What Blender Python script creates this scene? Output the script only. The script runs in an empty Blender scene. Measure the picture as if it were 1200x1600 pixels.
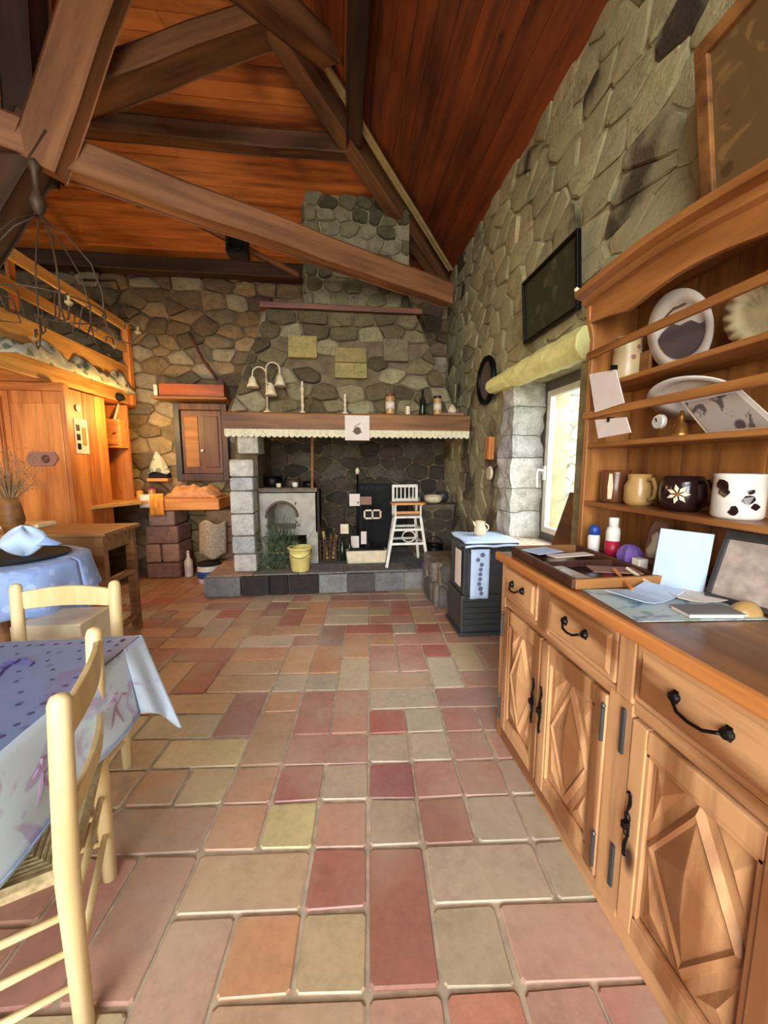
import bpy, math, random
from mathutils import Vector, Matrix, noise

# ---------------------------------------------------------------- camera
YAW, PIT, FPX, EYE = 0.112, 0.1215, 590.0, 1.4
def cam_basis():
    fw = Vector((math.sin(YAW)*math.cos(PIT), math.cos(YAW)*math.cos(PIT), -math.sin(PIT)))
    r = Vector((math.cos(YAW), -math.sin(YAW), 0)); return r, r.cross(fw), fw
R_, U_, F_ = cam_basis()
cd = bpy.data.cameras.new('camera'); cam = bpy.data.objects.new('camera', cd)
bpy.context.scene.collection.objects.link(cam); bpy.context.scene.camera = cam
cd.sensor_fit = 'HORIZONTAL'; cd.sensor_width = 36; cd.lens = FPX/1200*36; cd.clip_start = .02
cam.matrix_world = Matrix(((R_.x, U_.x, -F_.x, 0), (R_.y, U_.y, -F_.y, 0), (R_.z, U_.z, -F_.z, EYE), (0, 0, 0, 1)))

# ---------------------------------------------------------------- world, lights, exposure
S = bpy.context.scene
w = bpy.data.worlds.new('sky'); S.world = w; w.use_nodes = True
wn = w.node_tree; bg = wn.nodes['Background']
sky = wn.nodes.new('ShaderNodeTexSky'); sky.sky_type = 'NISHITA'; sky.sun_disc = False
sky.sun_elevation = math.radians(48); sky.sun_rotation = math.radians(200)
hs = wn.nodes.new('ShaderNodeHueSaturation'); hs.inputs['Saturation'].default_value = .45
wn.links.new(sky.outputs[0], hs.inputs['Color']); wn.links.new(hs.outputs[0], bg.inputs[0]); bg.inputs[1].default_value = 1.6
def lamp(kind, name, loc, power, col, size=None, aim=None, rad=.05):
    l = bpy.data.lights.new(name, kind); l.energy = power; l.color = col
    if kind == 'AREA': l.shape = 'RECTANGLE'; l.size, l.size_y = size
    elif kind != 'SUN': l.shadow_soft_size = rad
    o = bpy.data.objects.new(name, l); S.collection.objects.link(o); o.location = loc
    if aim: o.rotation_euler = (Vector(aim)-Vector(loc)).to_track_quat('-Z', 'Y').to_euler()
    return o
# added fill behind the camera, daylight at the right window; lamps in the alcove
lamp('AREA', 'rear_door_fill', (-.9, -2.9, 1.5), 112, (.93, .97, 1), (3.0, 2.3), (-.6, 2, 1.2))
lamp('AREA', 'rear_gable_fill', (-1.9, -2.7, 3.6), 62, (1, .93, .82), (2.6, 1.2), (-.6, 3, 3.6))
lamp('AREA', 'daylight_right_window', (2.5, 2.75, 2.3), 110, (.92, .97, 1), (1.3, 1.3), (.2, 2.1, .2))
lamp('POINT', 'alcove_lamp', (-2.15, 4.5, 1.95), 42, (1, .6, .2), rad=.06)
lamp('POINT', 'entrance_lamp', (-3.6, 2.6, 2.0), 26, (1, .66, .34), rad=.1)
S.view_settings.view_transform = 'Standard'; S.view_settings.look = 'None'
S.view_settings.exposure = 0.02; S.view_settings.gamma = 1; S.view_settings.use_curve_mapping = False

# ---------------------------------------------------------------- helpers
C = S.collection; PI = math.pi
def V(*a): return Vector(a)
def ray(px, py): return F_ + R_*((px-600)/FPX) - U_*((py-800)/FPX)
def at(px, py, X=None, Y=None, Z=None):
    r = ray(px, py)
    t = X/r.x if X is not None else Y/r.y if Y is not None else (Z-EYE)/r.z
    return V(0, 0, EYE) + r*t
def srgb(r, g, b):
    f = lambda c: (c/255/12.92 if c/255 <= .04045 else ((c/255+.055)/1.055)**2.4)
    return (f(r), f(g), f(b), 1)
ORG = {}
def tag(o, label=None, cat=None, group=None, kind=None):
    if label: o['label'] = label
    if cat: o['category'] = cat
    if group: o['group'] = group
    if kind: o['kind'] = kind
    return o
def T(name, label, cat, loc=(0, 0, 0), group=None, kind=None):
    o = bpy.data.objects.new(name, None); C.objects.link(o); o.empty_display_size = .05
    o.location = loc; ORG[o.name] = Vector(loc); return tag(o, label, cat, group, kind)
class MB:
    def __init__(s): s.v = []; s.f = []; s.mi = []; s.cur = 0
    def add(s, vs, fs):
        n = len(s.v); s.v += [Vector(p) for p in vs]; s.f += [tuple(i+n for i in f) for f in fs]; s.mi += [s.cur]*len(fs); return s
    def box(s, x0, x1, y0, y1, z0, z1):
        return s.add([(x0,y0,z0),(x1,y0,z0),(x1,y1,z0),(x0,y1,z0),(x0,y0,z1),(x1,y0,z1),(x1,y1,z1),(x0,y1,z1)],
                     [(0,3,2,1),(4,5,6,7),(0,1,5,4),(1,2,6,5),(2,3,7,6),(3,0,4,7)])
    def bar(s, a, b, w, h, up=(0,0,1)):
        a, b = Vector(a), Vector(b); d = (b-a).normalized(); x = d.cross(Vector(up))
        if x.length < 1e-4: x = d.cross(V(1,0,0))
        x.normalize(); z = x.cross(d); q = []
        for p in (a, b):
            for sx, sz in ((-1,-1),(1,-1),(1,1),(-1,1)): q.append(p+x*(sx*w/2)+z*(sz*h/2))
        return s.add(q, [(0,1,2,3),(7,6,5,4),(0,4,5,1),(1,5,6,2),(2,6,7,3),(3,7,4,0)])
    def tube(s, pts, r, n=8, closed=False, cap=True):
        pts = [Vector(p) for p in pts]; m = len(pts); rr = r if isinstance(r, (list, tuple)) else [r]*m
        ref = None; vs = []; fs = []
        for i, p in enumerate(pts):
            a = pts[(i-1) % m] if (closed or i > 0) else p; b = pts[(i+1) % m] if (closed or i < m-1) else p
            d = (b-a).normalized()
            if ref is None: ref = V(0,0,1) if abs(d.z) < .9 else V(1,0,0)
            x = ref - d*ref.dot(d)
            if x.length < 1e-5: x = d.orthogonal()
            x.normalize(); ref = x; y = d.cross(x)
            for k in range(n): vs.append(p + (x*math.cos(2*PI*k/n)+y*math.sin(2*PI*k/n))*rr[i])
        for i in range(m if closed else m-1):
            for k in range(n): fs.append((i*n+k, i*n+(k+1)%n, ((i+1)%m)*n+(k+1)%n, ((i+1)%m)*n+k))
        if cap and not closed: fs += [tuple(range(n))[::-1], tuple((m-1)*n+k for k in range(n))]
        return s.add(vs, fs)
    def lathe(s, prof, c=(0,0,0), n=24, axis='Z'):
        vs = []; fs = []; c = Vector(c)
        for r, z in prof:
            for k in range(n):
                a = 2*PI*k/n; p = (r*math.cos(a), r*math.sin(a), z)
                if axis == 'X': p = (z, p[0], p[1])
                if axis == 'Y': p = (p[0], z, p[1])
                vs.append(c+Vector(p))
        for i in range(len(prof)-1):
            for k in range(n): fs.append((i*n+k, i*n+(k+1)%n, (i+1)*n+(k+1)%n, (i+1)*n+k))
        fs += [tuple(range(n))[::-1], tuple((len(prof)-1)*n+k for k in range(n))]
        return s.add(vs, fs)
    def prism(s, poly, m0, m1):          # poly: list of (u,v); m0/m1 map (u,v)->point
        n = len(poly); vs = [m0(*p) for p in poly]+[m1(*p) for p in poly]
        return s.add(vs, [tuple(range(n)), tuple(range(2*n-1, n-1, -1))]+[(i, i+n, (i+1)%n+n, (i+1)%n) for i in range(n)])
    def grid(s, nu, nv, fn):
        vs = [fn(i/nu, j/nv) for j in range(nv+1) for i in range(nu+1)]
        return s.add(vs, [(j*(nu+1)+i, j*(nu+1)+i+1, (j+1)*(nu+1)+i+1, (j+1)*(nu+1)+i) for j in range(nv) for i in range(nu)])
    def xf(s, M): s.v = [M @ p for p in s.v]; return s
    def build(s, name, mats, parent=None, smooth=False, bevel=0, solid=0, sub=0, loc=None, col=None):
        org = ORG[parent.name] if parent else Vector(loc or (0,0,0))
        me = bpy.data.meshes.new(name); me.from_pydata([tuple(p-org) for p in s.v], [], s.f)
        mats = mats if isinstance(mats, (list, tuple)) else [mats]
        for m in mats: me.materials.append(m)
        if len(mats) > 1: me.polygons.foreach_set('material_index', s.mi)
        if smooth: me.polygons.foreach_set('use_smooth', [True]*len(me.polygons))
        me.update()
        import bmesh as _b
        bm = _b.new(); bm.from_mesh(me); _b.ops.recalc_face_normals(bm, faces=bm.faces); bm.to_mesh(me); bm.free()
        o = bpy.data.objects.new(name, me); C.objects.link(o)
        if parent: o.parent = parent
        else: o.location = org
        ORG[o.name] = Vector(org)
        if col: o.color = col
        if solid:
            md = o.modifiers.new('solid', 'SOLIDIFY'); md.thickness = solid; md.offset = 0
        if bevel:
            md = o.modifiers.new('bevel', 'BEVEL'); md.width = bevel; md.segments = 2; md.limit_method = 'ANGLE'; md.angle_limit = .6
        if sub:
            md = o.modifiers.new('sub', 'SUBSURF'); md.levels = sub; md.render_levels = sub
        return o
def copy_tree(o, parent=None):
    c = o.copy(); C.objects.link(c); ORG[c.name] = ORG[o.name]
    if parent: c.parent = parent
    for ch in list(o.children): copy_tree(ch, c)
    return c

# ---------------------------------------------------------------- materials
def nodes(name):
    m = bpy.data.materials.new(name); m.use_nodes = True; t = m.node_tree
    return m, t, t.nodes['Principled BSDF'], t.nodes, t.links
def ramp(N, stops):
    r = N.new('ShaderNodeValToRGB'); e = r.color_ramp.elements
    e[0].position, e[0].color = stops[0]; e[1].position, e[1].color = stops[-1]
    for p, c in stops[1:-1]: x = e.new(p); x.color = c
    return r
def mapped(N, L, scale=(1,1,1), src='Object', rot=(0,0,0)):
    tc = N.new('ShaderNodeTexCoord'); mp = N.new('ShaderNodeMapping'); mp.inputs['Scale'].default_value = scale
    mp.inputs['Rotation'].default_value = rot
    L.new(tc.outputs[src], mp.inputs[0]); return mp.outputs[0]
def bump(N, L, b, h, strength, dist=.01):
    k = N.new('ShaderNodeBump'); k.inputs['Strength'].default_value = strength; k.inputs['Distance'].default_value = dist
    L.new(h, k.inputs['Height']); L.new(k.outputs[0], b.inputs['Normal'])
def flat(name, c, rough=.5, metal=0, var=.12, scale=12, bmp=.1, emit=0, spec=.5):
    m, t, b, N, L = nodes(name); c = srgb(*c)
    n = N.new('ShaderNodeTexNoise'); n.inputs['Scale'].default_value = scale; n.inputs['Detail'].default_value = 4
    L.new(mapped(N, L), n.inputs[0])
    r = ramp(N, [(.3, tuple(x*(1-var) for x in c[:3])+(1,)), (.7, tuple(min(1, x*(1+var)) for x in c[:3])+(1,))])
    L.new(n.outputs['Fac'], r.inputs[0]); L.new(r.outputs[0], b.inputs['Base Color'])
    b.inputs['Roughness'].default_value = rough; b.inputs['Metallic'].default_value = metal; b.inputs['Specular IOR Level'].default_value = spec
    if bmp: bump(N, L, b, n.outputs['Fac'], bmp, .004)
    if emit: L.new(r.outputs[0], b.inputs['Emission Color']); b.inputs['Emission Strength'].default_value = emit
    return m
def wood(name, dark, light, axis='Y', rough=.45, scale=7, rings=.35, bmp=.25, knots=True):
    m, t, b, N, L = nodes(name)
    sc = {'X': (.1,1,1), 'Y': (1,.1,1), 'Z': (1,1,.1)}[axis]
    co = mapped(N, L, sc)
    n = N.new('ShaderNodeTexNoise'); n.inputs['Scale'].default_value = scale*3; n.inputs['Detail'].default_value = 6; n.inputs['Roughness'].default_value = .6
    L.new(co, n.inputs[0])
    n2 = N.new('ShaderNodeTexNoise'); n2.inputs['Scale'].default_value = scale*.5; n2.inputs['Detail'].default_value = 2; n2.inputs['Distortion'].default_value = .6
    L.new(co, n2.inputs[0])
    mu = N.new('ShaderNodeMath'); mu.operation = 'MULTIPLY'; mu.inputs[1].default_value = 22; L.new(n2.outputs['Fac'], mu.inputs[0])
    si = N.new('ShaderNodeMath'); si.operation = 'SINE'; L.new(mu.outputs[0], si.inputs[0])
    ma = N.new('ShaderNodeMath'); ma.operation = 'MULTIPLY_ADD'; ma.inputs[1].default_value = rings*.3; L.new(si.outputs[0], ma.inputs[0]); L.new(n.outputs['Fac'], ma.inputs[2])
    oi = N.new('ShaderNodeObjectInfo'); ad = N.new('ShaderNodeMath'); ad.operation = 'MULTIPLY_ADD'; ad.inputs[1].default_value = .22; ad.inputs[2].default_value = -.11
    L.new(oi.outputs['Random'], ad.inputs[0]); a2 = N.new('ShaderNodeMath'); L.new(ma.outputs[0], a2.inputs[0]); L.new(ad.outputs[0], a2.inputs[1])
    r = ramp(N, [(.25, srgb(*dark)), (.72, srgb(*light))]); L.new(a2.outputs[0], r.inputs[0])
    out = r.outputs[0]
    if knots:
        vo = N.new('ShaderNodeTexVoronoi'); vo.inputs['Scale'].default_value = 3.1
        k3 = {'X': (.45,1,1), 'Y': (1,.45,1), 'Z': (1,1,.45)}[axis]; L.new(mapped(N, L, k3), vo.inputs[0])
        kr = ramp(N, [(.03, (1,1,1,1)), (.085, (0,0,0,1))]); L.new(vo.outputs['Distance'], kr.inputs[0])
        mx = N.new('ShaderNodeMix'); mx.data_type = 'RGBA'; L.new(kr.outputs[0], mx.inputs['Factor'])
        L.new(out, mx.inputs[6]); mx.inputs[7].default_value = tuple(x*.3 for x in srgb(*dark)[:3])+(1,); out = mx.outputs[2]
    L.new(out, b.inputs['Base Color']); b.inputs['Roughness'].default_value = rough
    bump(N, L, b, a2.outputs[0], bmp, .003)
    return m
def tinted(name, rough=.85, var=.3, scale=9, bmp=.6, dist=.012, speck=None, spec=.3, lo=.48, hi=.68, cov=.75):
    # base colour comes from the object's own colour, weathered by noise
    m, t, b, N, L = nodes(name)
    oi = N.new('ShaderNodeObjectInfo'); co = mapped(N, L)
    n = N.new('ShaderNodeTexNoise'); n.inputs['Scale'].default_value = scale; n.inputs['Detail'].default_value = 6; n.inputs['Roughness'].default_value = .65; L.new(co, n.inputs[0])
    nf = N.new('ShaderNodeTexNoise'); nf.inputs['Scale'].default_value = scale*5; nf.inputs['Detail'].default_value = 5; nf.inputs['Roughness'].default_value = .75; L.new(co, nf.inputs[0])
    av = N.new('ShaderNodeMath'); av.operation = 'MULTIPLY_ADD'; av.inputs[1].default_value = .5; L.new(nf.outputs['Fac'], av.inputs[0])
    hf = N.new('ShaderNodeMath'); hf.operation = 'MULTIPLY'; hf.inputs[1].default_value = .5; L.new(n.outputs['Fac'], hf.inputs[0]); L.new(hf.outputs[0], av.inputs[2])
    r = ramp(N, [(.34, (1-var,)*3+(1,)), (.5, (1,1,1,1)), (.66, (1+var*.7,)*3+(1,))]); L.new(av.outputs[0], r.inputs[0])
    mx = N.new('ShaderNodeMix'); mx.data_type = 'RGBA'; mx.blend_type = 'MULTIPLY'; mx.inputs['Factor'].default_value = 1
    L.new(oi.outputs['Color'], mx.inputs[6]); L.new(r.outputs[0], mx.inputs[7]); out = mx.outputs[2]
    if speck:
        n3 = N.new('ShaderNodeTexNoise'); n3.inputs['Scale'].default_value = 2.3; n3.inputs['Detail'].default_value = 5; L.new(co, n3.inputs[0])
        r3 = ramp(N, [(lo, (0,0,0,1)), (hi, (cov,cov,cov,1))]); L.new(n3.outputs['Fac'], r3.inputs[0])
        m3 = N.new('ShaderNodeMix'); m3.data_type = 'RGBA'; L.new(r3.outputs[0], m3.inputs['Factor']); L.new(out, m3.inputs[6]); m3.inputs[7].default_value = srgb(*speck); out = m3.outputs[2]
    L.new(out, b.inputs['Base Color']); b.inputs['Roughness'].default_value = rough; b.inputs['Specular IOR Level'].default_value = spec
    bump(N, L, b, av.outputs[0], bmp, dist)
    return m
def glass(name, c=(1,1,1), rough=.02):
    m, t, b, N, L = nodes(name); b.inputs['Base Color'].default_value = (*c, 1); b.inputs['Transmission Weight'].default_value = 1
    b.inputs['Roughness'].default_value = rough; b.inputs['IOR'].default_value = 1.1
    b.inputs['Alpha'].default_value = .35; return m
def spotted(name, base, spot, scale=20, thr=.25, rough=.7, second=None, sc2=6):
    m, t, b, N, L = nodes(name); co = mapped(N, L)
    vo = N.new('ShaderNodeTexVoronoi'); vo.inputs['Scale'].default_value = scale; L.new(co, vo.inputs[0])
    r = ramp(N, [(thr, (1,1,1,1)), (thr+.06, (0,0,0,1))]); L.new(vo.outputs['Distance'], r.inputs[0])
    mx = N.new('ShaderNodeMix'); mx.data_type = 'RGBA'; mx.inputs[6].default_value = srgb(*base); mx.inputs[7].default_value = srgb(*spot)
    L.new(r.outputs[0], mx.inputs['Factor']); out = mx.outputs[2]
    if second:
        n = N.new('ShaderNodeTexNoise'); n.inputs['Scale'].default_value = sc2; n.inputs['Distortion'].default_value = 2.5; n.inputs['Detail'].default_value = 3; L.new(co, n.inputs[0])
        r2 = ramp(N, [(.56, (0,0,0,1)), (.62, (.85,.85,.85,1))]); L.new(n.outputs['Fac'], r2.inputs[0])
        m2 = N.new('ShaderNodeMix'); m2.data_type = 'RGBA'; L.new(out, m2.inputs[6]); m2.inputs[7].default_value = srgb(*second); L.new(r2.outputs[0], m2.inputs['Factor']); out = m2.outputs[2]
    L.new(out, b.inputs['Base Color']); b.inputs['Roughness'].default_value = rough; return m

M = {
 'stone': tinted('stone', var=.5, scale=12, bmp=1.0, dist=.02), 'rubble': tinted('rubble', var=.5, scale=10, bmp=1.0, dist=.02, speck=(172,164,122), lo=.44, hi=.54, cov=.85),
 'tile': tinted('terracotta_tile', rough=.42, var=.24, scale=5, bmp=.25, dist=.006, speck=(184,166,140), spec=.5, lo=.46, hi=.7, cov=.6),
 'grout': flat('grout', (178,160,134), .8, var=.25, scale=20, bmp=.6),
 'mortar_green': flat('lime_mortar', (158,150,110), .95, var=.4, scale=7, bmp=1.0),
 'mortar': flat('old_mortar', (112,98,72), .95, var=.35, scale=8, bmp=1.0),
 'plaster': flat('rough_plaster', (150,140,120), .95, var=.2, scale=5, bmp=.5),
 'oak': wood('buffet_wood_z', (136,88,50), (208,158,108), 'Z', .42, rings=1.0), 'oak_y': wood('buffet_wood_y', (136,88,50), (208,158,108), 'Y', .42, rings=1.0),
 'oak_rack': wood('rack_wood_y', (120,70,28), (182,122,62), 'Y', .45), 'oak_rack_z': wood('rack_wood_z', (120,70,28), (182,122,62), 'Z', .45),
 'counter': wood('counter_wood', (104,66,34), (150,98,54), 'Y', .3, bmp=.1, knots=False),
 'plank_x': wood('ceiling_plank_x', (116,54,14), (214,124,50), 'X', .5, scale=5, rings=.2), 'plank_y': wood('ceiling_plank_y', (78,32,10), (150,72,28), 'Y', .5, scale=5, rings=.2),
 'beam': wood('old_beam', (74,46,24), (140,92,52), 'Y', .7, scale=4, bmp=.5), 'beam_x': wood('old_beam_x', (70,42,22), (132,86,46), 'X', .7, scale=4, bmp=.5),
 'beam_lit': wood('lit_beam', (108,70,44), (164,112,72), 'Y', .6, scale=4), 'beam_dark': wood('dark_beam', (44,28,16), (84,56,32), 'Y', .8, scale=4, bmp=.5),  # brighter beam tone holds the light on the lit struts
 'mantel': wood('mantel_wood', (96,60,26), (158,106,52), 'X', .6, scale=5, bmp=.5),
 'pine': wood('pine_z', (168,92,36), (222,144,72), 'Z', .5), 'pine_x': wood('pine_x', (170,96,38), (226,150,76), 'X', .5), 'pine_y': wood('pine_y', (172,118,56), (226,176,100), 'Y', .5),
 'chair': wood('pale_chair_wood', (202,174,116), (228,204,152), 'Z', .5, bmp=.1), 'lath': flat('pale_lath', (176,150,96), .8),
 'desk': wood('desk_wood', (112,74,38), (170,120,68), 'X', .5), 'darkwood': wood('dark_cupboard_wood', (52,28,18), (96,56,36), 'Z', .5),
 'rush': flat('rush', (168,148,106), .85, var=.3, scale=60, bmp=.4), 'iron': flat('black_iron', (22,20,18), .45, .7), 'rustiron': flat('dull_iron', (92,76,58), .6, .5),
 'black': flat('soot_black', (14,13,12), .8), 'grey_metal': flat('dark_grey_enamel', (66,68,68), .4, .3), 'white': flat('white_paint', (226,222,208), .5),
 'cream': flat('cream_ceramic', (222,206,170), .3), 'ceramic': flat('white_ceramic', (226,220,206), .18, bmp=0), 'frame_grey': flat('window_frame', (98,96,88), .5),
 'lit_yellow_wood': flat('lit_yellow_wood', (255,246,160), .55, var=.1, scale=20), 'paper': flat('paper', (226,214,200), .8, var=.04), 'blue_paper': flat('blue_white_paper', (190,212,236), .8, var=.08),  # lintel wood: the yellow light falling on it is put into its colour
 'green': flat('dull_green', (74,86,56), .8, var=.4), 'bucket': flat('yellow_plastic', (232,216,128), .4, var=.05), 'glass': glass('glass'), 'bottle_green': flat('bottle_glass', (24,34,20), .15, bmp=0),
 'blue_cloth': spotted('blue_damask', (150,176,224), (176,200,240), 14, .3, .8, (134,160,214), 5),
 'tablecloth': spotted('patterned_tablecloth', (206,226,244), (196,206,236), 16, .12, .65, (184,176,214), 3.2),
 'tabletop_cloth': spotted('tablecloth_top_glancing', (112,132,170), (90,102,144), 14, .12, .45, (112,110,150), 2.2),  # same cloth, greyed in its colour for the glancing light on top
 'red': flat('red_plastic', (176,30,58), .4), 'blue': flat('blue_plastic', (30,70,150), .4), 'purple': flat('purple_cloth', (110,80,150), .8), 'brass': flat('brass', (170,120,56), .35, .8),
 'brown_glaze': flat('brown_glaze', (104,62,34), .2, bmp=0), 'dark_glaze': flat('dark_glaze', (38,22,20), .15, bmp=0), 'tan_glaze': flat('tan_glaze', (176,140,84), .25, bmp=0),
 'hearthstone': flat('hearth_top_stone', (120,116,110), .7, var=.3, scale=6, bmp=.5), 'quilt': spotted('quilt', (190,190,164), (110,128,96), 9, .3, .9, (220,216,200), 4),
 'orange': flat('orange_card', (236,150,50), .6), 'bread': flat('brown_wrap', (196,140,92), .8, var=.3, scale=20), 'rose_box': flat('rose_cardboard', (150,110,96), .8), 'dried': flat('dried_stems', (150,122,84), .9),
 'picture_green': spotted('dark_green_painting', (54,56,36), (84,84,56), 7, .2, .35, (70,72,44), 5), 'picture_brown': spotted('old_brown_print', (110,84,50), (84,62,36), 9, .2, .4, (140,110,66), 4),
 'photo': spotted('monochrome_photo', (190,180,168), (90,84,84), 11, .25, .3, (60,56,60), 9), 'map': spotted('map_print', (186,200,196), (140,168,150), 17, .25, .45, (120,140,160), 7),
 'yarn': flat('handspun_fringe', (168,152,128), .9, var=.3, scale=40),
}
# ---------------------------------------------------------------- structure
def clip(poly, a, b, c):                       # keep a*u+b*v <= c
    out = []
    for i in range(len(poly)):
        p, q = poly[i], poly[(i+1) % len(poly)]; dp, dq = a*p[0]+b*p[1]-c, a*q[0]+b*q[1]-c
        if dp <= 0: out.append(p)
        if dp*dq < 0: t = dp/(dp-dq); out.append((p[0]+(q[0]-p[0])*t, p[1]+(q[1]-p[1])*t))
    return out
def cells(u0, u1, v0, v1, du, dv, jit, rng, bound=None):
    nu, nv = max(1, round((u1-u0)/du)), max(1, round((v1-v0)/dv)); du, dv = (u1-u0)/nu, (v1-v0)/nv; k = du/dv; P = {}
    for j in range(-1, nv+1):
        for i in range(-1, nu+2):
            P[i, j] = (u0+(i+(.5 if j % 2 else 0)+rng.uniform(-jit, jit))*du, v0+(j+.5+rng.uniform(-jit, jit)*.8)*dv)
    for j in range(nv):
        for i in range(nu+1):
            p = P[i, j]; poly = list(bound) if bound else [(u0,v0),(u1,v0),(u1,v1),(u0,v1)]
            for jj in (-1,0,1):
                for ii in (-2,-1,0,1,2):
                    q = P.get((i+ii, j+jj))
                    if not q or (ii == 0 and jj == 0): continue
                    a, b = q[0]-p[0], (q[1]-p[1])*k*k
                    poly = clip(poly, a, b, (a*(p[0]+q[0])+b*(p[1]+q[1]))/2)
                    if len(poly) < 3: break
                if len(poly) < 3: break
            if len(poly) >= 3: yield poly
def centroid(poly): return sum(p[0] for p in poly)/len(poly), sum(p[1] for p in poly)/len(poly)
def stone_mesh(mb, poly, fn, depth, gap, rng, hsink=-.02):
    cu, cv = centroid(poly); pts = []
    for i in range(len(poly)):
        p, q = poly[i], poly[(i+1) % len(poly)]
        if math.hypot(p[0]-q[0], p[1]-q[1]) < .012: continue
        for t in (.12+rng.random()*.08, .82+rng.random()*.08): pts.append((p[0]+(q[0]-p[0])*t, p[1]+(q[1]-p[1])*t))
    if len(pts) < 5: return False
    r = sum(math.hypot(p[0]-cu, p[1]-cv) for p in pts)/len(pts)
    if r < .035: return False
    s = 1-gap/r; d = depth*rng.uniform(.5, 1.15); n = len(pts); vs = []
    tl = rng.uniform(-.3, .3); tv = rng.uniform(-.3, .3)
    for sc, h in ((1.0, hsink), (1.0, d*.45), (.88, d*.85), (.5, d)):
        for (u, v) in pts:
            jj = 1+rng.uniform(-.09, .07); du, dv = (u-cu)*s*sc*jj, (v-cv)*s*sc*jj
            vs.append(fn(cu+du, cv+dv, h if h < 0 else h+(du*tl+dv*tv)*.25+rng.uniform(-.06, .06)*d))
    vs.append(fn(cu, cv, d*1.02)); fs = []
    for k in range(3):
        for i in range(n): fs.append((k*n+i, k*n+(i+1) % n, (k+1)*n+(i+1) % n, (k+1)*n+i))
    for i in range(n): fs.append((3*n+i, 3*n+(i+1) % n, 4*n))
    mb.add(vs, fs); return True
def masonry(parent, gen, fn, depth, gap, rng, mat, cols, skip=None, name='stone', colfn=None):
    k = 0
    for poly in gen:
        c = centroid(poly)
        if skip and skip(poly, c): continue
        mb = MB()
        if not stone_mesh(mb, poly, fn, depth, gap, rng): continue
        col = colfn(c, rng) if colfn else None
        col = col or rng.choice(cols); f = rng.uniform(.85, 1.12)
        mb.build(name, M[mat], parent, smooth=False, col=tuple(min(1, x*f) for x in srgb(*col)[:3])+(1,)); k += 1
    return k

# ---- floor: rotated grid of old terracotta tiles
TH = math.radians(4.3); TU, TV = V(math.cos(TH), -math.sin(TH), 0), V(math.sin(TH), math.cos(TH), 0)
T0 = V(.066, 1.04, 0); CU, CV = .205, .198
floor = MB().box(-5.7, 1.5, -2.6, 5.4, -.12, -.008).build('floor', M['grout'], None, loc=(0, 0, 0)); tag(floor, kind='structure', label='worn terracotta tile floor in red, ochre and grey')
PAL = [(176,122,104),(156,94,82),(190,134,96),(186,166,120),(170,156,132),(178,142,108),(150,106,96),(184,168,142),(168,112,98),(190,150,112),(160,84,70)]
NEAR = {(-3,0):(2,1,(180,146,110)),(-1,0):(1,1,(156,92,76)),(0,-1):(1,2,(146,88,72)),(1,0):(2,1,(176,158,132)),(3,0):(1,1,(160,148,122)),(-4,-1):(1,2,(172,124,104)),
 (-3,-2):(1,2,(180,140,116)),(-2,-1):(1,1,(190,134,90)),(-1,-1):(1,1,(180,156,112)),(1,-1):(1,1,(166,148,118)),(2,-1):(2,1,(180,136,116)),
 (-5,1):(2,1,(160,122,100)),(-3,1):(1,1,(184,136,104)),(-2,1):(1,1,(192,176,118)),(-1,1):(1,1,(176,128,104)),(0,1):(1,1,(164,142,116)),(1,1):(1,1,(150,104,86)),(2,1):(1,1,(164,152,130)),(3,1):(1,1,(160,148,122)),
 (-5,2):(1,1,(164,112,86)),(-4,2):(1,1,(184,164,118)),(-3,2):(1,1,(178,132,102)),(-2,2):(1,1,(152,92,82)),(-1,2):(1,1,(168,146,122)),(0,2):(1,1,(140,82,78)),(1,2):(1,1,(168,116,104)),(2,2):(1,1,(162,116,98)),(3,2):(1,1,(158,140,120)),
 (-2,-2):(2,1,(176,140,108)),(0,-2):(1,1,(180,130,108)),(1,-2):(1,1,(182,116,90)),(2,-2):(1,1,(176,130,112)),
 (0,3):(1,1,(166,150,128)),(1,3):(1,1,(176,162,140)),(2,3):(1,1,(168,120,106)),(-2,3):(2,1,(164,116,100)),(0,4):(1,1,(158,84,70)),(1,4):(1,1,(172,160,136)),(2,4):(1,1,(160,92,84)),(-1,4):(1,2,(172,124,102)),(-1,6):(1,2,(184,168,136))}
rng = random.Random(7); used = set(); rest = MB(); restc = []
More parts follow.
